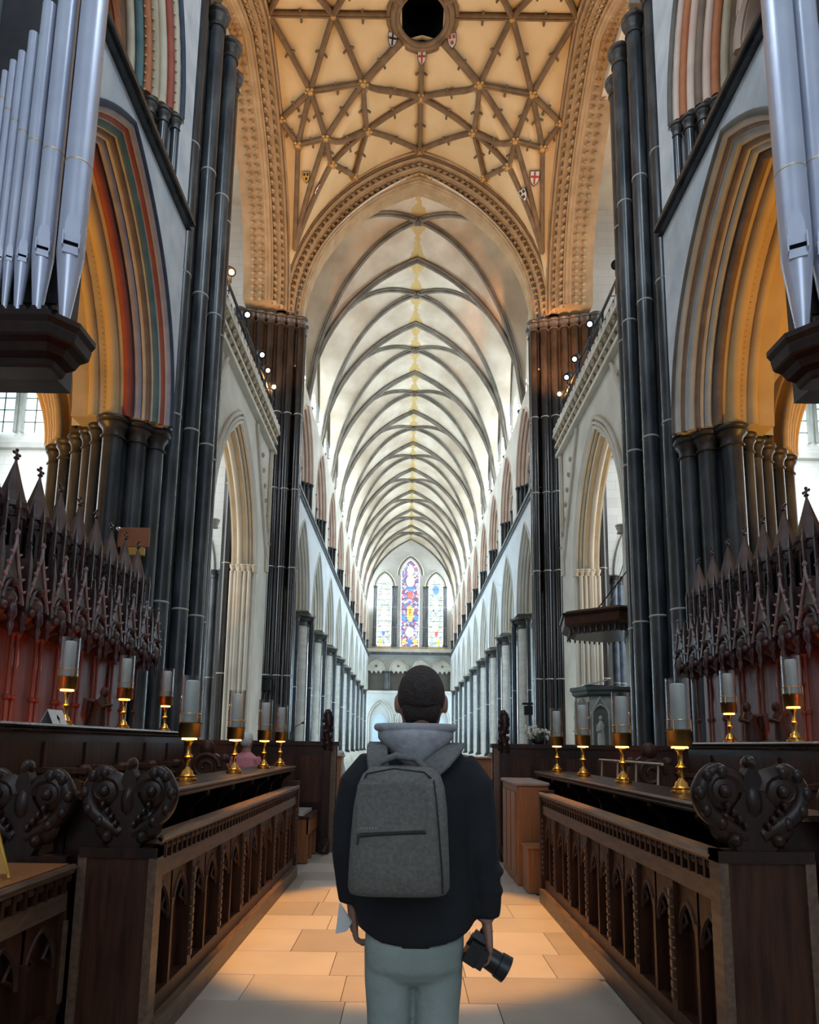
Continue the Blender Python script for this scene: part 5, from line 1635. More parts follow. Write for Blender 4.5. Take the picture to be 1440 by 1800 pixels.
# face, turned to the nave: nose, brows, chin, lips
mb.tube([(HX, HY + .088, HZ + .02), (HX, HY + .105, HZ - .015), (HX, HY + .096, HZ - .026)], [.010, .014, .014], 8)
mb.ball((HX, HY + .078, HZ - .085), .022, .020, .016)
mb.ball((HX, HY + .088, HZ - .055), .022, .010, .008)
for s in (-1, 1):
    mb.ball((HX + s * .030, HY + .086, HZ + .03), .020, .010, .007)
    mb.ball((HX + s * .030, HY + .083, HZ + .010), .012, .009, .008)
    # ears
    mb.ball((HX + s * .082, HY - .006, HZ - .010), .011, .022, .034, 10, 8)
    mb.tube([(HX + s * .074, HY, HZ - .035), (HX + s * .083, HY - .016, HZ - .02), (HX + s * .086, HY - .020, HZ + .006), (HX + s * .080, HY - .006, HZ + .022)], .006, 6)
for s, pts, rr in ((-1, [(-.37, PY, 1.455), (-.415, PY - .005, 1.33), (-.43, PY - .01, 1.19), (-.425, PY + .015, 1.03)], [.055, .048, .042, .030]),
                   (1, [(-.065, PY, 1.455), (-.025, PY - .005, 1.33), (-.012, PY - .015, 1.19), (.014, PY - .01, .985)], [.055, .048, .042, .030])):
    mb.tube(pts, rr, 14)
    mb.ball(pts[0], .06)
for s in (-1, 1):
    cx = -.215 + s * .075
    mb.tube([(cx, PY, .90), (cx + s * .0, PY + .005, .68), (cx, PY + .01, .48), (cx, PY - .01, .26), (cx, PY - .02, .09)], [.068, .056, .045, .040, .032], 16)
    mb.tube([(cx, PY - .05, .05), (cx, PY + .06, .045), (cx + s * .01, PY + .16, .035)], [.038, .040, .028], 12)
fingers(mb, (.016, PY - .012, .985), (.06, .0, -1), (-1, .15, 0), (0, 1, .1), .95)
fingers(mb, (-.424, PY + .018, 1.03), (.10, .1, -1), (.9, .3, .1), (-.2, .9, 0), .75)
body = remesh(mb.build('body', SKIN, man, 60), .0065, 3)

# hair cap
mb = MB()
def hair(i, j):
    th = math.pi * (.5 + .0) * j          # 0 at the crown
    ph = 2 * math.pi * i
    front = max(0, math.sin(ph))          # +y is the face
    lim = 2.02 - 1.05 * front
    t = lim * j
    r = 1.0
    x = (.082 * math.sin(t)) * math.cos(ph)
    y_ = (.105 * math.sin(t)) * math.sin(ph)
    z = .112 * math.cos(t) if t < math.pi / 2 else .085 * math.cos(t)
    return (HX + x, HY - .004 + y_, HZ + .012 + z)
mb.grid(hair, 36, 14)
hr = mb.build('hair', HAIR, man, 60)
so = hr.modifiers.new('thick', 'SOLIDIFY'); so.thickness = .006; so.offset = 1
mb = MB()
mb.rings([ell(HX, HY - .036, HZ - .088, .046, .032), ell(HX, HY - .042, HZ - .055, .060, .048), ell(HX, HY - .040, HZ - .02, .068, .058), ell(HX, HY - .03, HZ + .01, .06, .05)])
mb.build('nape_hair', HAIR, man, 60)

# jacket with sleeves
mb = MB()
def hem(z, rx, ry, k):
    return [(x, y_, zz + k * ((x + .215) / rx) ** 2) for x, y_, zz in ell(-.215, PY - .005, z, rx, ry, 24, 2.6)]
mb.rings([hem(.918, .178, .120, .048), hem(.935, .188, .126, .045), ell(-.216, PY - .005, 1.02, .196, .128, e=2.5), ell(-.218, PY - .005, 1.12, .192, .124, e=2.4), ell(-.22, PY - .005, 1.25, .192, .126, e=2.4),
          ell(-.22, PY - .005, 1.38, .205, .128, e=2.4), ell(-.22, PY, 1.455, .205, .118, e=2.4), ell(-.218, PY, 1.505, .165, .100), ell(-.214, PY, 1.54, .115, .085), ell(-.21, PY, 1.575, .082, .075)])
mb.tube([(-.345, PY, 1.475), (-.405, PY, 1.40), (-.428, PY - .005, 1.30), (-.434, PY - .012, 1.19), (-.428, PY, 1.10), (-.424, PY + .012, 1.035)], [.070, .074, .064, .058, .050, .044], 18)
mb.tube([(-.085, PY, 1.475), (-.030, PY, 1.40), (-.014, PY - .01, 1.30), (-.006, PY - .02, 1.20), (.006, PY - .015, 1.10), (.018, PY - .012, 1.04), (.018, PY - .010, .992)], [.070, .074, .065, .060, .055, .047, .042], 18)
for zz, a in ((1.14, .02), (1.24, -.02), (1.08, .015)):        # folds of the sleeves
    mb.ball((.010 + a, PY - .02, zz), .05, .05, .016, 10, 6)
    mb.ball((-.432 + a * .5, PY - .01, zz + .03), .05, .05, .014, 10, 6)
remesh(mb.build('jacket', NAVY, man, 60), .011, 5)
mb = MB()
mb.rings([ell(-.208, PY + .002, 1.545, .088, .082), ell(-.207, PY, 1.585, .076, .076), ell(-.206, PY - .004, 1.612, .068, .070), ell(-.206, PY - .004, 1.600, .060, .062), ell(-.207, PY, 1.56, .058, .06)])
mb.build('collar', NAVY, man, 60)

# hood lying on the shoulders
mb = MB()
def hoodf(i, j):
    a = math.pi * (i * 1.0)             # across the back, left to right
    b = 2 * math.pi * j
    # centre line: a drooping crescent behind the neck
    u = math.cos(a)
    back = math.sin(a)
    cx = -.222 - .125 * u
    cy = PY - .02 - .110 * back + .01
    cz = 1.565 + .012 * (1 - back) - .028 * back
    rad_z = .014 + .045 * back ** 1.2
    rad_y = .018 + .020 * back
    z = rad_z * math.sin(b)
    if math.sin(b) < 0:
        z *= 1.15 if back > .9 else 1.0
    return (cx * 1.0 + (0.06 * u * back * max(0, -math.sin(b))), cy + rad_y * math.cos(b) - .01 * math.sin(b), cz + z - .018 * back * max(0, -math.sin(b)))
mb.grid(hoodf, 30, 18)
hd = mb.build('hood', HOODM, man, 70)
mb = MB()
mb.tube([(-.222 - .128 * math.cos(math.pi * k / 20), PY - .01 - .118 * math.sin(math.pi * k / 20), 1.600 - .006 * math.sin(math.pi * k / 20)) for k in range(21)], [.012 + .006 * math.sin(math.pi * k / 20) for k in range(21)], 10)
mb.build('hood_rim', HOODM, man, 70)

# jeans and shoes
mb = MB()
mb.rings([ell(-.217, PY, .79, .105, .045), ell(-.217, PY - .002, .815, .146, .085), ell(-.217, PY - .004, .85, .156, .110, e=2.3), ell(-.217, PY - .004, .91, .160, .118, e=2.5), ell(-.217, PY, 1.00, .158, .112, e=2.4)])
for s in (-1, 1):
    cx = -.219 + s * .079
    mb.tube([(cx, PY, .90), (cx, PY, .80), (cx - s * .002, PY + .005, .70), (cx - s * .003, PY + .01, .50), (cx, PY - .005, .28), (cx, PY - .01, .06)], [.082, .078, .071, .064, .060, .062], 20)
    for zz, d in ((.47, .012), (.52, -.01), (.12, .012), (.17, -.012)):
        mb.ball((cx + d, PY - .02, zz), .062, .055, .013, 10, 6)
remesh(mb.build('jeans', JEANS, man, 60), .0085, 7)
for s in (-1, 1):
    cx = -.217 + s * .078
    mb = MB()
    mb.rings([ell(cx, PY + .045, .0, .050, .140, e=2.6), ell(cx, PY + .045, .03, .050, .140, e=2.6), ell(cx, PY + .03, .06, .044, .115), ell(cx, PY - .015, .10, .040, .060), ell(cx, PY - .02, .12, .036, .048)])
    mb.build('shoe', mat('dark leather shoe', (.015, .012, .011), rough=.5), man, 50)

# ---- backpack
bp_ = empty('backpack', (-.27, 2.04, 1.11))
tag(bp_, 'grey fabric backpack worn on the back of the standing person', 'backpack')
mb = MB()
BX, BY = -.268, 2.045
def pr_(z, w, d_, dx=0, dy=0):
    return ell(BX + dx, BY + dy, z, w, d_, 36, 4.2)
mb.rings([pr_(1.112, .130, .080, -.002, .012), pr_(1.118, .142, .094, -.002, .006), pr_(1.135, .148, .104), pr_(1.20, .1465, .108), pr_(1.28, .143, .104), pr_(1.36, .138, .096, .001), pr_(1.42, .130, .082, .002, .012), pr_(1.452, .118, .066, .003, .024), pr_(1.472, .095, .046, .003, .036), pr_(1.478, .06, .03, .003, .04)])
mb.build('bag', PACKM, bp_, 45)
DARK = mat('black zip tape', (.008, .008, .008), rough=.6)
def front_y(z):
    return BY - (.108 if z < 1.22 else .108 - (z - 1.22) * .075) - .001
MB().tube([(BX - .118, front_y(1.288), 1.285), (BX - .02, front_y(1.292) - .001, 1.292), (BX + .075, front_y(1.296), 1.296)], .0035, 6, sq=1).build('zip', DARK, bp_, 60)
MB().tube([(BX - .116, front_y(1.28) - .002, 1.286), (BX - .118, front_y(1.27) - .003, 1.262)], .003, 6).build('zip_pull', DARK, bp_, 60)
# folded flap above the pocket zip
MB().grid(lambda i, j: (BX - .120 + .195 * i, front_y(1.292 + .13 * j) - .004 + .004 * j, 1.293 + .011 * i * (1 - j) + .135 * j), 8, 6).build('pocket_flap', PACKM, bp_, 60)
MB().tube([(BX + .098, front_y(1.43) + .03, 1.440), (BX + .104, front_y(1.40) + .005, 1.39), (BX + .112, front_y(1.32) + .001, 1.30), (BX + .122, front_y(1.2) + .006, 1.18), (BX + .124, front_y(1.13) + .012, 1.13)], .0025, 6).build('side_seam', DARK, bp_, 60)
MB().tube([(BX - .125, 2.03, 1.40), (BX - .10, 2.005, 1.455), (BX - .02, 1.985, 1.472), (BX + .07, 1.99, 1.462), (BX + .118, 2.02, 1.42)], .0028, 6).build('top_zip', DARK, bp_, 60)
mb = MB()
mb.tube([(BX - .072, 2.075, 1.462), (BX - .060, 2.072, 1.490), (BX - .015, 2.068, 1.508), (BX + .045, 2.068, 1.500), (BX + .082, 2.074, 1.462)], .011, 8, sq=1.6)
mb.build('handle', STRAPM, bp_, 60)
for pts in ([(-.335, 2.115, 1.455), (-.342, 2.125, 1.50), (-.345, 2.165, 1.532), (-.345, 2.24, 1.545), (-.343, 2.33, 1.53), (-.335, 2.405, 1.45), (-.345, 2.41, 1.30)],
            [(-.190, 2.112, 1.455), (-.140, 2.120, 1.495), (-.102, 2.160, 1.532), (-.090, 2.24, 1.545), (-.090, 2.33, 1.53), (-.10, 2.405, 1.45), (-.095, 2.41, 1.30)]):
    mb = MB()
    P = [Vector(p) for p in pts]
    rs = []
    for i, p in enumerate(P):
        t = (P[min(i + 1, len(P) - 1)] - P[max(i - 1, 0)]).normalized()
        sd = Vector((1, 0, 0)) - t * t.x
        sd.normalize()
        nn = t.cross(sd)
        rs.append([tuple(p + sd * a + nn * b) for a, b in ((-.030, -.006), (.030, -.006), (.034, 0), (.030, .008), (-.030, .008), (-.034, 0))])
    mb.rings(rs)
    mb.build('shoulder_strap', STRAPM, bp_, 40)
# small woven mark on the flap
for k in range(6):
    MB().box(BX - .112 + .0085 * k, BX - .107 + .0085 * k, front_y(1.31) - .0062, front_y(1.31) - .0045, 1.303, 1.310).build('woven_mark', mat('faint grey thread', (.22, .22, .21), rough=.8), bp_, 0)

# ---- camera in the hand
cm = empty('camera_body', (-.02, PY - .01, .88))
cm.name = 'photo_camera'
tag(cm, 'black camera with a stubby lens hanging from the hand of the standing person', 'camera')
ax = Vector((.86, -.10, -.50)).normalized()
upc = Vector((.5, .0, .86))
upc = (upc - ax * upc.dot(ax)).normalized()
sdc = ax.cross(upc)
CC = Vector((-.018, PY - .008, .892))
CB = mat('black camera plastic', (.006, .006, .006), rough=.35)
T = lambda u, w_, z: tuple(CC + upc * u + ax * w_ + sdc * z)
BODY = [(-.038, -.058), (.030, -.060), (.034, -.028), (.052, -.020), (.055, .018), (.034, .028), (.030, .060), (-.036, .060), (-.042, .05), (-.042, -.05)]
MB().prism(BODY, T, -.030, .014).build('body', CB, cm, 0)
MB().prism([(-.036, .036), (.026, .034), (.024, .062), (-.036, .064)], T, .012, .034).build('grip', CB, cm, 0)
def lens(r0, pts):
    mb = MB()
    rs = []
    for t, r in pts:
        c = CC + ax * t
        rs.append([tuple(c + upc * r * math.cos(a) + sdc * r * math.sin(a)) for a in [2 * math.pi * k / 24 for k in range(24)]])
    return mb.rings(rs)
ln_ = lens(0, [(.012, .032), (.03, .034), (.034, .031), (.040, .034), (.078, .036), (.080, .040), (.112, .042), (.114, .036), (.105, .034)]).build('lens', CB, cm, 40)
lens(0, [(.018, .0345), (.032, .0350), (.033, .033)]).build('focus_window', mat('pale green camera label', (.42, .48, .30), rough=.5), ln_, 40, org=tuple(wloc(cm)))
MB().ball(T(.056, -.005, -.036), .010, .010, .008).build('dial', CB, cm, 50)
MB().tube([(.0, PY - .02, .94), (-.030, PY - .03, .935), (-.048, PY - .02, .915), tuple(CC + sdc * -.06)], .004, 6).build('strap', mat('black webbing', (.01, .01, .01), rough=.7), cm, 50)

# ---- folded leaflet in the other hand
lf = empty('leaflet', (-.44, PY + .02, .97))
tag(lf, 'small white folded leaflet held in the hand beside the jacket hem', 'leaflet')
mb = MB()
mb.prism([(-.470, .942), (-.434, .950), (-.420, .975), (-.455, 1.035), (-.460, 1.036)], lambda u, w_, z: (u, PY - .035 + w_, z), 0, .002)
mb.build('front_leaf', PAPER, lf, 0)
mb = MB()
mb.prism([(-.466, .945), (-.430, .953), (-.418, .977), (-.455, 1.033)], lambda u, w_, z: (u, PY - .030 + w_ + (u + .45) * .2, z), 0, .002)
mb.build('back_leaf', PAPER, lf, 0)

# ================================================================== pulpit, lights, visitors and small things
# ---- stone pulpit
pu = tag(empty('pulpit', (5.5, 19.5, 0)), 'carved grey stone pulpit with a dark green ledge below the wooden tester', 'pulpit')
PST = mat('grey green carved stone', (.28, .29, .25), (.44, .45, .40), .75, 4, bump=.3, bscale=14)
MB().lathe([(.62, 0), (.62, .2), (.45, .3), (.40, .9), (.55, 1.15), (.80, 1.35)], (5.5, 19.5), 8).build('stem', PST, pu, 20)
MB().lathe([(.80, 1.35), (.80, 3.0)], (5.5, 19.5), 8).build('drum', PST, pu, 20)
MB().lathe([(.82, 2.98), (.92, 3.05), (.92, 3.12), (.98, 3.16), (.98, 3.26), (.85, 3.28)], (5.5, 19.5), 8).build('ledge', mat('dark green marble ledge', (.03, .045, .038), (.06, .08, .07), .3, 4), pu, 20)
for k in range(8):
    a = math.pi / 8 + k * math.pi / 4
    c_, s_ = math.cos(a), math.sin(a)
    ap = .80 * math.cos(math.pi / 8)
    T = lambda u, w_, z, c_=c_, s_=s_: (5.5 + (ap + w_) * c_ - u * s_, 19.5 + (ap + w_) * s_ + u * c_, z)
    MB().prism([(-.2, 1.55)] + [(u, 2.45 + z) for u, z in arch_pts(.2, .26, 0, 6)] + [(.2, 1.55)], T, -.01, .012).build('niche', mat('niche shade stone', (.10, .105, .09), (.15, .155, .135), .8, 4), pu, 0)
    mb = MB()
    arch_roll(mb, T, .2, .26, 2.45, .03, .04, .035, 6, 6, .85)
    for q in (-1, 1):
        mb.tube([T(q * .27, .05, 2.48), T(0, .07, 2.96)], .025, 6)
    mb.build('niche_gable', PST, pu, 50)
    mb = MB()
    mb.rings([[T(r * math.cos(t), .05 + r * .6 * math.sin(t), z) for t in [2 * math.pi * j / 10 for j in range(10)]] for z, r in ((1.55, .10), (1.75, .12), (2.05, .09), (2.18, .11), (2.26, .05), (2.30, .045))])
    mb.ball(T(0, .06, 2.37), .06, .06, .075)
    mb.tube([T(-.1, .05, 2.18), T(-.10, .10, 2.0), T(0, .14, 2.02)], .03, 6)
    mb.build('niche_figure', PST, pu, 60)
    a2 = k * math.pi / 4
    MB().lathe([(.06, 1.4), (.045, 1.5), (.045, 2.3), (.075, 2.42), (.05, 2.46), (.05, 2.7), (.01, 2.98)], (5.5 + .82 * math.cos(a2), 19.5 + .82 * math.sin(a2)), 8).build('corner_shaft', PST, pu, 50)
bk = tag(empty('lectern_book', (5.2, 19.1, 3.28)), 'open white book lying on the pulpit ledge', 'book')
MB().prism([(-.34, 3.30), (0, 3.36), (.34, 3.46), (.34, 3.50), (0, 3.40), (-.34, 3.34)], lambda u, w_, z: (5.15 + u, 18.95 + w_, z), 0, .4).build('pages', PAPER, bk, 0)
MB().box(4.85, 5.45, 18.98, 19.32, 3.285, 3.32).build('rest', IRON, bk, 0)
# ---- tester over the pulpit
te = tag(empty('pulpit_tester', (5.75, 19.3, 4.8)), 'dark carved wooden tester hanging above the stone pulpit', 'tester')
def hexa(r, z):
    return [(5.75 + r * math.cos(math.pi / 6 * 0 + k * math.pi / 3 + .35), 19.3 + r * math.sin(k * math.pi / 3 + .35), z) for k in range(6)]
MB().rings([hexa(1.45, 4.92), hexa(1.62, 5.0), hexa(1.62, 5.32), hexa(1.56, 5.40), hexa(1.40, 5.44)]).build('fascia', WOOD_M, te, 0)
MB().rings([hexa(1.2, 4.78), hexa(1.30, 4.82), hexa(1.45, 4.92)]).build('underside', WOOD, te, 0)
MB().rings([hexa(1.68, 5.26), hexa(1.70, 5.33), hexa(1.62, 5.36)]).build('cornice', WOOD, te, 0)
for k in range(6):
    A, B = Vector(hexa(1.42, 4.84)[k]), Vector(hexa(1.42, 4.84)[(k + 1) % 6])
    for j in range(8):
        p = A.lerp(B, (j + .5) / 8)
        MB().lathe([(.01, 4.72), (.035, 4.78), (.02, 4.83), (.04, 4.92)], (p.x, p.y), 6).build('pendant', WOOD, te, 40)
for k in range(2):
    MB().tube([(5.2 + k * .3, 19.3 - k * .5, 5.42), (7.6 - k * .1, 18.6 + k * 4, 8.6)], .02, 6).build('stay_rod', IRON, te, 40)

# ---- lighting rails with spotlights on the strainer arches
LENS = mat('bright spotlight lens', (1, .95, .85), emit=(1.0, .93, .78), estr=4)
LENSB = mat('bluish spotlight lens', (.8, .85, 1), emit=(.62, .70, 1.0), estr=5)
def spotlight(x, y_, z, aim, label, lens_m=None):
    s = tag(empty('spotlight', (x, y_, z)), label, 'spotlight', 'spotlights on the lighting rails')
    c = Vector((x, y_, z))
    d = (Vector(aim) - c).normalized()
    MB().tube([c - d * .20, c - d * .16, c + d * .05, c + d * .10, c + d * .24], [.05, .12, .125, .14, .14], 14).build('housing', IRON, s, 50)
    MB().tube([c + d * .235, c + d * .25, c + d * .262], [.085, .08, .04], 14).build('lens', lens_m or LENS, s, 60)
    MB().tube([c + Vector((0, -.16, 0)), c + Vector((0, -.17, -.3)), c + Vector((0, .17, -.3)), c + Vector((0, .16, 0))], .018, 6).build('yoke', IRON, s, 40)
    MB().cyl(x, y_, z - .78, z - .28, .02, 8).build('stand', IRON, s, 40)
    return s
for sx, ys in ((-1, (18.84, 20.9, 23.25, 24.3, 25.5)), (1, (18.3, 21.15, 23.25, 24.5, 25.75))):
    r = tag(empty('lighting_rail', (sx * 6.0, 21.9, 15.15)), 'black lighting rail along the strainer cornice ' + WHERE[sx], 'lighting rail', 'lighting rails')
    for z in (15.45, 15.95):
        MB().tube([(sx * 6.1, 17.2, z), (sx * 6.1, 26.4, z)], .05, 8).build('rail', IRON, r, 40)
    for k in range(7):
        yy = 17.4 + 1.48 * k
        mb = MB().cyl(sx * 6.1, yy, 15.1, 16.0, .045, 8)
        mb.tube([(sx * 6.1, yy, 15.45), (sx * 6.1, yy + .7, 15.95)], .02, 6)
        mb.build('post', IRON, r, 40)
    for i, yy in enumerate(ys):
        lm = LENSB if (sx > 0 and i == 3) else (mat('amber spotlight lens', (1, .7, .4), emit=(1.0, .62, .30), estr=5) if (sx < 0 and i == 3) else LENS)
        if sx > 0 and i == 0:
            lm = IRON
        spotlight(sx * 5.95, yy, 16.1, (sx * 2.6, yy - 5, 10.5), '%s black spotlight along the rail %s, counted from the near pier' % (CNT[i], 'opposite the pulpit' if sx < 0 else 'above the pulpit'), lm)
for x, y_, z, lab in ((-6.15, 27.75, 4.0, 'small black floodlight clamped to the far crossing pier opposite the pulpit'), (5.75, 33.0, 3.4, 'small black floodlight on the nave pier beyond the flowers')):
    s = tag(empty('floodlight', (x, y_, z)), lab, 'floodlight')
    MB().bbox(x - .22, x + .22, y_ - .12, y_ + .12, z - .3, z + .15, .03).build('housing', IRON, s, 0)
    MB().box(x - .3, x + .3, y_ - .1, y_ + .1, z + .2, z + .3).build('shutter', IRON, s, 0)
    MB().cyl(x, y_ + .1, z - .1, z + .3, .03, 6).build('bracket', IRON, s, 40)
    MB().tube([(x, y_ + .1, z), (x, y_ + .9, z)], .03, 6).build('arm', IRON, s, 40)

# ---- seated visitors
def seated(x, y_, zs, face, top, hair_m, label, sc=1.0, chair=None):
    """seated person on a seat of height zs, facing angle face (radians, 0 = +x)"""
    p = tag(empty('person', (x, y_, 0)), label, 'person')
    c_, s_ = math.cos(face), math.sin(face)
    def W(f, l, z):                              # forward, leftward, up
        return (x + (f * c_ - l * s_) * sc, y_ + (f * s_ + l * c_) * sc, zs + z * sc)
    def ring(f, z, rf, rl, n=16):
        return [W(f + rf * math.cos(t), rl * math.sin(t), z) for t in [2 * math.pi * k / n for k in range(n)]]
    mb = MB()
    mb.rings([ring(0, -.02, .10, .15), ring(0, .15, .10, .145), ring(-.01, .35, .105, .16), ring(0, .46, .085, .15), ring(.01, .51, .055, .07), ring(.02, .60, .05, .052)])
    mb.rings([ring(.03, .56, .05, .045), ring(.035, .60, .075, .06), ring(.03, .66, .09, .07), ring(.03, .72, .09, .07), ring(.02, .77, .06, .05)])
    mb.ball(W(.125, 0, .655), .014 * sc)
    for s in (-1, 1):
        mb.ball(W(.02, s * .074, .66), .014 * sc, .014 * sc, .028 * sc)
        mb.ball(W(.108, s * .028, .675), .012 * sc)
        mb.tube([W(0, s * .16, .45), W(.02, s * .20, .30), W(.10, s * .19, .14), W(.28, s * .09, .12)], [.052 * sc, .045 * sc, .038 * sc, .026 * sc], 10)
        mb.ball(W(.31, s * .07, .115), .035 * sc, .03 * sc, .02 * sc)
        for q in range(5):
            mb.tube([W(.32, s * (.09 - .016 * q), .115), W(.36, s * (.085 - .016 * q), .105), W(.375, s * (.08 - .016 * q), .085)], .008 * sc, 6)
        mb.tube([W(0, s * .085, .03), W(.25, s * .10, .04), W(.42, s * .10, .02), W(.44, s * .10, -.2), W(.42, s * .10, -zs / sc + .06)], [.085 * sc, .075 * sc, .058 * sc, .048 * sc, .036 * sc], 12)
        mb.tube([W(.38, s * .10, -zs / sc + .04), W(.56, s * .10, -zs / sc + .035)], [.038 * sc, .03 * sc], 10)
    remesh(mb.build('body', SKIN, p, 60), .011 * sc, 2)
    mb = MB()
    mb.rings([ring(0, -.03, .125, .17), ring(0, .15, .125, .165), ring(-.01, .34, .125, .178), ring(0, .45, .105, .17), ring(.01, .50, .07, .10), ring(.01, .525, .055, .065)])
    for s in (-1, 1):
        mb.tube([W(0, s * .15, .45), W(.02, s * .205, .30), W(.09, s * .195, .15), W(.24, s * .11, .125)], [.066 * sc, .058 * sc, .050 * sc, .038 * sc], 10)
    remesh(mb.build('top', top, p, 60), .014 * sc, 3)
    mb = MB()
    mb.rings([ring(0, -.05, .12, .165), ring(0, .03, .125, .165)])
    for s in (-1, 1):
        mb.tube([W(0, s * .085, .03), W(.25, s * .10, .04), W(.43, s * .10, .02), W(.45, s * .10, -.2), W(.43, s * .10, -zs / sc + .10)], [.095 * sc, .085 * sc, .07 * sc, .062 * sc, .055 * sc], 12)
    remesh(mb.build('trousers', mat('dark trousers', (.02, .022, .03), rough=.8), p, 60), .016 * sc, 2)
    mb = MB()
    mb.rings([ring(-.012, .60, .045, .055), ring(-.01, .65, .082, .080), ring(.0, .71, .098, .083), ring(.012, .76, .088, .072), ring(.012, .79, .05, .045)])
    mb.build('hair', hair_m, p, 60)
    if chair:
        ch = tag(empty('chair', (x, y_, 0)), chair, 'chair')
        def pr(mb, pts, z0, z1):
            vs2 = [Vector(W(f, l, 0)) for f, l in pts]
            mb.rings([[(v.x, v.y, z0) for v in vs2], [(v.x, v.y, z1) for v in vs2]])
            return mb
        pr(MB(), [(-.17, -.22), (.25, -.22), (.25, .22), (-.17, .22)], zs - .105 * sc, zs - .075 * sc).build('seat', WOOD_M, ch, 0)
        pr(MB(), [(-.23, -.22), (-.20, -.22), (-.20, .22), (-.23, .22)], zs - .1, zs + .3).build('backrest', WOOD_O, ch, 0)
        for f in (-.21, .22):
            for l in (-.2, .2):
                pr(MB(), [(f - .02, l - .02), (f + .02, l - .02), (f + .02, l + .02), (f - .02, l + .02)], 0, zs - .10 * sc).build('leg', WOOD_M, ch, 0)
    return p
WHH = mat('white hair', (.55, .55, .54), (.66, .66, .65), .8, 30)
seated(-2.42, 9.12, .90, R_(75), mat('pink knitted top', (.46, .16, .19), (.54, .21, .24), .85, 20), WHH, 'white haired visitor in a pink top seated behind the shelf desk', 1.0, 'brown wooden seat under the visitor in pink')
seated(1.95, 17.2, .60, R_(200), mat('red patterned top', (.45, .12, .10), rough=.8), mat('auburn hair', (.10, .05, .03), rough=.7), 'distant visitor in red seated beyond the choir screen, pulpit side', 1.0, 'orange wooden chair of the distant visitor in red')
seated(-1.92, 17.0, .60, R_(-15), mat('white shirt', (.55, .58, .62), rough=.8), WHH, 'distant visitor in white seated beyond the choir screen, opposite the pulpit', 1.0, 'orange wooden chair of the distant visitor in white')
for sx, lab in ((1, 'orange panelled reading desk standing beyond the choir screen, pulpit side'), (-1, 'orange panelled reading desk standing beyond the choir screen, opposite the pulpit')):
    d = tag(empty('reading_desk', (sx * 1.6, 15.6, 0)), lab, 'desk', 'reading desks in the crossing')
    xo = 1.22 if sx > 0 else 1.72
    MB().bbox(*sorted((sx * xo, sx * (xo + .45))), 15.3, 15.9, 0, 1.25, .015).build('body', WOOD_O, d, 0)
    MB().bbox(*sorted((sx * (xo - .03), sx * (xo + .48))), 15.26, 15.94, 1.25, 1.30, .015).build('top', WOOD_O, d, 0)
    MB().box(*sorted((sx * (xo + .06), sx * (xo + .39))), 15.28, 15.3, .2, 1.1).build('panel', WOOD_O, d, 0)
tb = tag(empty('table', (1.75, 13.2, 0)), 'low table with a white cloth just beyond the choir screen', 'table')
MB().bbox(1.35, 2.6, 12.8, 13.6, .62, .66, .01).build('tabletop', WOOD_M, tb, 0)
for xx in (1.42, 2.53):
    for yy in (12.87, 13.53):
        MB().box(xx - .03, xx + .03, yy - .03, yy + .03, 0, .62).build('leg', WOOD_M, tb, 0)
tc = tag(empty('tablecloth', (1.95, 13.2, .66)), 'white cloth hanging over the low table edge', 'tablecloth')
MB().box(1.30, 2.64, 12.75, 13.65, .661, .668).box(1.30, 1.306, 12.75, 13.65, .42, .661).box(1.30, 2.64, 12.75, 12.756, .42, .661).build('cloth', PAPER, tc, 0)
bg2 = tag(empty('shoulder_bag', (1.62, 12.95, .668)), 'black shoulder bag lying on the white cloth', 'bag')
MB().rings([ell(1.62, 13.0, .669, .13, .09, 16, 3), ell(1.62, 13.0, .74, .15, .11, 16, 3), ell(1.60, 13.0, .84, .11, .08, 16, 3), ell(1.60, 13.0, .87, .05, .04, 16, 3)]).build('bag', IRON, bg2, 50)
MB().tube([(1.5, 13.0, .80), (1.52, 13.0, .93), (1.64, 13.0, .96), (1.72, 13.0, .80)], .012, 6).build('handle', IRON, bg2, 50)

# ---- flowers on the screen
fv = tag(empty('flower_arrangement', (1.62, 9.56, 1.583)), 'white and green flower arrangement standing on the dark screen', 'flowers')
MB().lathe([(.05, 1.583), (.09, 1.60), (.10, 1.64), (.09, 1.66)], (1.62, 9.56), 12).build('bowl', IRON, fv, 50)
LEAF = mat('green leaf', (.06, .11, .03), (.12, .18, .06), .6, 10)
PETAL = mat('white petal', (.70, .70, .58), (.80, .80, .70), .6, 10)
rnd = random.Random(3)
for k in range(46):
    a, e = rnd.uniform(0, 2 * math.pi), rnd.uniform(.1, 1.4)
    ln = rnd.uniform(.12, .28)
    d = Vector((math.cos(a) * math.cos(e) * 1.15, math.sin(a) * math.cos(e) * .5, math.sin(e) * .75))
    c = Vector((1.62, 9.56, 1.65))
    tip = c + d * ln
    if k % 2:
        mb = MB()
        sd = d.cross(Vector((0, 0, 1))).normalized() * .018
        mb.add([c, c + d * ln * .6 + sd, tip, c + d * ln * .6 - sd, c + d * ln * .6 + Vector((0, 0, .008))], [(0, 1, 4), (1, 2, 4), (2, 3, 4), (3, 0, 4)])
        mb.build('leaf', LEAF, fv, 0)
    else:
        MB().rosette(tip, d + Vector((0, -.6, .2)), .042).build('flower', PETAL, fv, 0)

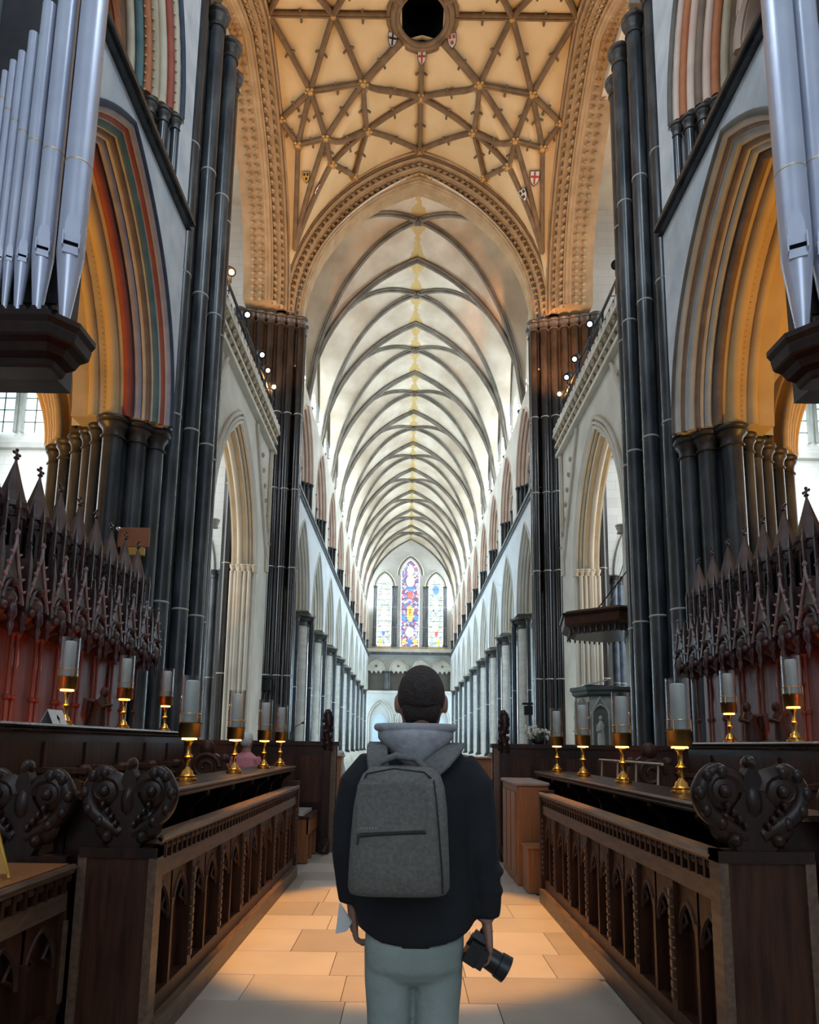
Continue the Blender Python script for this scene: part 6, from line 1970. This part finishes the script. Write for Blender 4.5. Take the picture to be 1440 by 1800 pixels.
# ---- carved bench ends with round finials
for x, y_, z1, lab in ((-2.5, 7.62, 1.42, 'round topped carved bench end with a knob, beside the visitor in pink'), (2.44, 7.47, 1.45, 'round topped carved bench end with a knob, between the two tallest pulpit side lamps')):
    b = tag(empty('carved_bench_end', (x, y_, 0)), lab, 'bench end')
    T = lambda u, w_, z: (x + u, y_ + w_, z)
    MB().prism([(-.26, 0), (.26, 0), (.26, .9), (.24, 1.1), (.27, 1.22), (.22, z1 - .08), (.10, z1), (-.10, z1), (-.22, z1 - .08), (-.27, 1.22), (-.24, 1.1), (-.26, .9)], T, -.04, .04).build('panel', WOOD_M, b, 0)
    mb = MB()
    scroll(mb, (x, y_ - .05, 1.27), 'x', .16, 1.6, 1, .03)
    mb.ball((x, y_, z1 + .06), .09, .07, .10, 10, 8)
    mb.ball((x + .2, y_, z1 - .06), .06, .05, .06, 8, 6)
    mb.ball((x - .2, y_, z1 - .06), .06, .05, .06, 8, 6)
    mb.build('carving', WOOD_M, b, 50)

# ---- carved figures on the back desks
def carved_figure(x, y_, z, h, label, lean, wings):
    f = tag(empty('carved_figure', (x, y_, z)), label, 'figure', 'carved figures on the back desks')
    mb = MB()
    q = h / .38
    mb.rings([ell(x, y_, z + .00 * q, .09 * q, .075 * q, 14), ell(x, y_, z + .06 * q, .085 * q, .07 * q, 14), ell(x + lean * .02, y_, z + .16 * q, .06 * q, .055 * q, 14), ell(x + lean * .035, y_, z + .24 * q, .065 * q, .05 * q, 14), ell(x + lean * .045, y_, z + .285 * q, .03 * q, .03 * q, 14), ell(x + lean * .05, y_, z + .30 * q, .026 * q, .028 * q, 14)])
    mb.ball((x + lean * .06, y_, z + .335 * q), .042 * q, .042 * q, .05 * q, 12, 8)
    for s in (-1, 1):
        mb.tube([(x + lean * .03, y_ + s * .055 * q, z + .25 * q), (x + lean * .075, y_ + s * .065 * q, z + .19 * q), (x + lean * .13, y_ + s * .02 * q, z + .215 * q)], [.022 * q, .02 * q, .014 * q], 8)
        if wings:
            mb.tube([(x - lean * .02, y_ + s * .03 * q, z + .25 * q), (x - lean * .085, y_ + s * .06 * q, z + .26 * q), (x - lean * .10, y_ + s * .05 * q, z + .12 * q), (x - lean * .09, y_ + s * .04 * q, z + .02 * q)], [.02 * q, .035 * q, .035 * q, .012 * q], 8)
    mb.build('carving', WOOD_M, f, 60)
    MB().bbox(x - .11 * q, x + .11 * q, y_ - .08 * q, y_ + .08 * q, z - .001, z + .015, .004).build('foot', WOOD, f, 0)
carved_figure(-3.36, 6.72, 1.673, .40, 'carved kneeling angel on the back desk between two lamps', 1, True)
carved_figure(3.36, 6.98, 1.619, .41, 'carved hunched figure with folded wings between the two pulpit side lamps', -1, True)
carved_figure(3.36, 6.42, 1.619, .38, 'carved seated figure partly behind the lamp at the picture edge', -1, False)

# ---- folded card on the back desk
fc = tag(empty('folded_card', (-3.3, 5.75, 1.67)), 'folded white card with a small black mark standing on the back desk', 'card')
Tc = lambda u, w_, z: (-3.22 + w_, 5.72 + u, z)
MB().add([(-3.20, 5.60, 1.672), (-3.20, 5.84, 1.672), (-3.26, 5.84, 1.80), (-3.26, 5.60, 1.80), (-3.204, 5.60, 1.672), (-3.204, 5.84, 1.672), (-3.262, 5.84, 1.797), (-3.262, 5.60, 1.797)],
         [(0, 1, 2, 3), (7, 6, 5, 4), (0, 4, 5, 1), (2, 6, 7, 3), (0, 3, 7, 4), (1, 5, 6, 2)]).build('front_leaf', PAPER, fc, 0)
MB().add([(-3.32, 5.60, 1.672), (-3.32, 5.84, 1.672), (-3.26, 5.84, 1.80), (-3.26, 5.60, 1.80), (-3.316, 5.60, 1.672), (-3.316, 5.84, 1.672), (-3.258, 5.84, 1.797), (-3.258, 5.60, 1.797)],
         [(3, 2, 1, 0), (4, 5, 6, 7), (1, 5, 4, 0), (3, 7, 6, 2), (4, 7, 3, 0), (2, 6, 5, 1)]).build('back_leaf', PAPER, fc, 0)
mk = lambda u, z: (-3.2 - .06 * (z - 1.672) / .128 + .0015, 5.72 + u, z)
MB().add([mk(-.022, 1.728), mk(0, 1.70), mk(.022, 1.728), mk(0, 1.762), mk(-.005, 1.70), mk(.005, 1.70), mk(.005, 1.686), mk(-.005, 1.686)], [(0, 1, 2, 3), (4, 7, 6, 5)]).build('printed_mark', BLACK, fc, 0)

# ---- brass book stand on the near desk, slender book rest behind the pulpit side shelf
es = tag(empty('book_stand', (-2.16, 3.05, .91)), 'yellow A shaped brass book stand on the near desk top', 'book stand')
obx(MB(), -1, -1.95, .0, .34, 1.5, 3.5, .905, .925).build('desk_top', WOOD_O, D_L2, 0)
YB = mat('yellow lacquered brass', (.75, .45, .08), rough=.35, metal=.5)
MB().tube([(-2.02, 3.10, .93), (-2.10, 3.08, 1.19)], .008, 6).build('leg', YB, es, 40)
MB().tube([(-2.19, 3.02, .93), (-2.10, 3.08, 1.19)], .008, 6).build('leg', YB, es, 40)
MB().tube([(-2.12, 2.86, .93), (-2.10, 3.08, 1.19)], .008, 6).build('back_leg', YB, es, 40)
MB().box(-2.24, -2.02, 3.02, 3.05, .925, .935).build('foot_rail', YB, es, 0)
MB().add([(-2.02, 3.09, .95), (-2.19, 3.01, .95), (-2.10, 3.075, 1.16), (-2.02, 3.086, .95), (-2.19, 3.006, .95), (-2.10, 3.071, 1.16)], [(0, 1, 2), (5, 4, 3), (0, 3, 4, 1), (1, 4, 5, 2), (2, 5, 3, 0)]).build('plate', mat('amber varnished board', (.45, .20, .03), (.55, .27, .05), .4, 3), es, 0)
br = tag(empty('book_rest', (2.05, 7.2, 1.235)), 'slender pale wooden book rest on splayed legs behind the lamps', 'book rest')
PALE = mat('pale beech', (.42, .33, .22), (.52, .42, .30), .5, 6)
MB().tube([(2.1, 6.2, 1.40), (2.1, 8.2, 1.40)], .014, 6).build('top_rail', PALE, br, 40)
MB().tube([(2.0, 6.2, 1.15), (2.0, 8.2, 1.15)], .014, 6).build('bottom_rail', PALE, br, 40)
for k in range(4):
    yy = 6.3 + .6 * k
    for q in (-.06, .06):
        MB().tube([(2.1, yy, 1.40), (2.02, yy + q, .003)], .008, 6).build('leg', PALE, br, 40)
MB().box(1.97, 2.14, 6.2, 8.2, .001, .03).build('foot_board', PALE, br, 0)

# ---- board on the near pier, red lamp, microphone
bo = tag(empty('notice_board', (-5.85, 12.83, 5.6)), 'orange brown board fixed to the dark pier above the stalls', 'board')
MB().bbox(-6.05, -5.42, 12.80, 12.84, 5.36, 5.76, .012).build('board', mat('orange brown hardboard', (.30, .115, .05), (.36, .15, .07), .6, 2), bo, 0)
MB().bbox(-5.97, -5.50, 12.78, 12.86, 5.19, 5.35, .012).build('strip_light', mat('yellow strip', (.50, .30, .06), rough=.5), bo, 0)
MB().tube([(-5.85, 12.84, 5.5), (-5.95, 13.3, 5.5)], .03, 6).build('bracket', IRON, bo, 40)
MB().ball((-6.0, 12.72, 5.70), .055, .055, .05).build('dome_lamp', mat('chrome dome', (.7, .72, .75), rough=.15, metal=1), bo, 60)
rl = tag(empty('red_lamp', (-2.14, 10.0, 1.58)), 'small red glass lamp with a flame on the screen top', 'lamp')
MB().lathe([(.05, 1.583), (.05, 1.60), (.02, 1.62), (.02, 1.68), (.05, 1.70)], (-2.14, 10.0), 12).build('foot', BRASS, rl, 50)
MB().lathe([(.045, 1.70), (.055, 1.76), (.05, 1.88), (.045, 1.89)], (-2.14, 10.0), 14).build('red_glass', mat('red lamp glass', (.25, .02, .01), rough=.15, emit=(.8, .06, .02), estr=.5), rl, 60)
MB().lathe([(.005, 1.74), (.016, 1.78), (.004, 1.84)], (-2.14, 9.94), 8).build('flame', mat('flame', (1, .6, .2), emit=(1.0, .55, .2), estr=14), rl, 60)
mc = tag(empty('microphone', (-1.98, 10.0, 1.58)), 'thin black gooseneck microphone rising from the screen top', 'microphone')
MB().lathe([(.05, 1.583), (.05, 1.595), (.01, 1.60)], (-1.98, 10.0), 10).build('base', IRON, mc, 50)
MB().tube([(-1.98, 10.0, 1.59), (-1.98, 10.0, 1.70), (-1.93, 10.0, 1.78), (-1.82, 10.0, 1.84)], .006, 6).build('neck', IRON, mc, 50)
MB().ball((-1.80, 10.0, 1.85), .022, .018, .018).build('head', IRON, mc, 60)
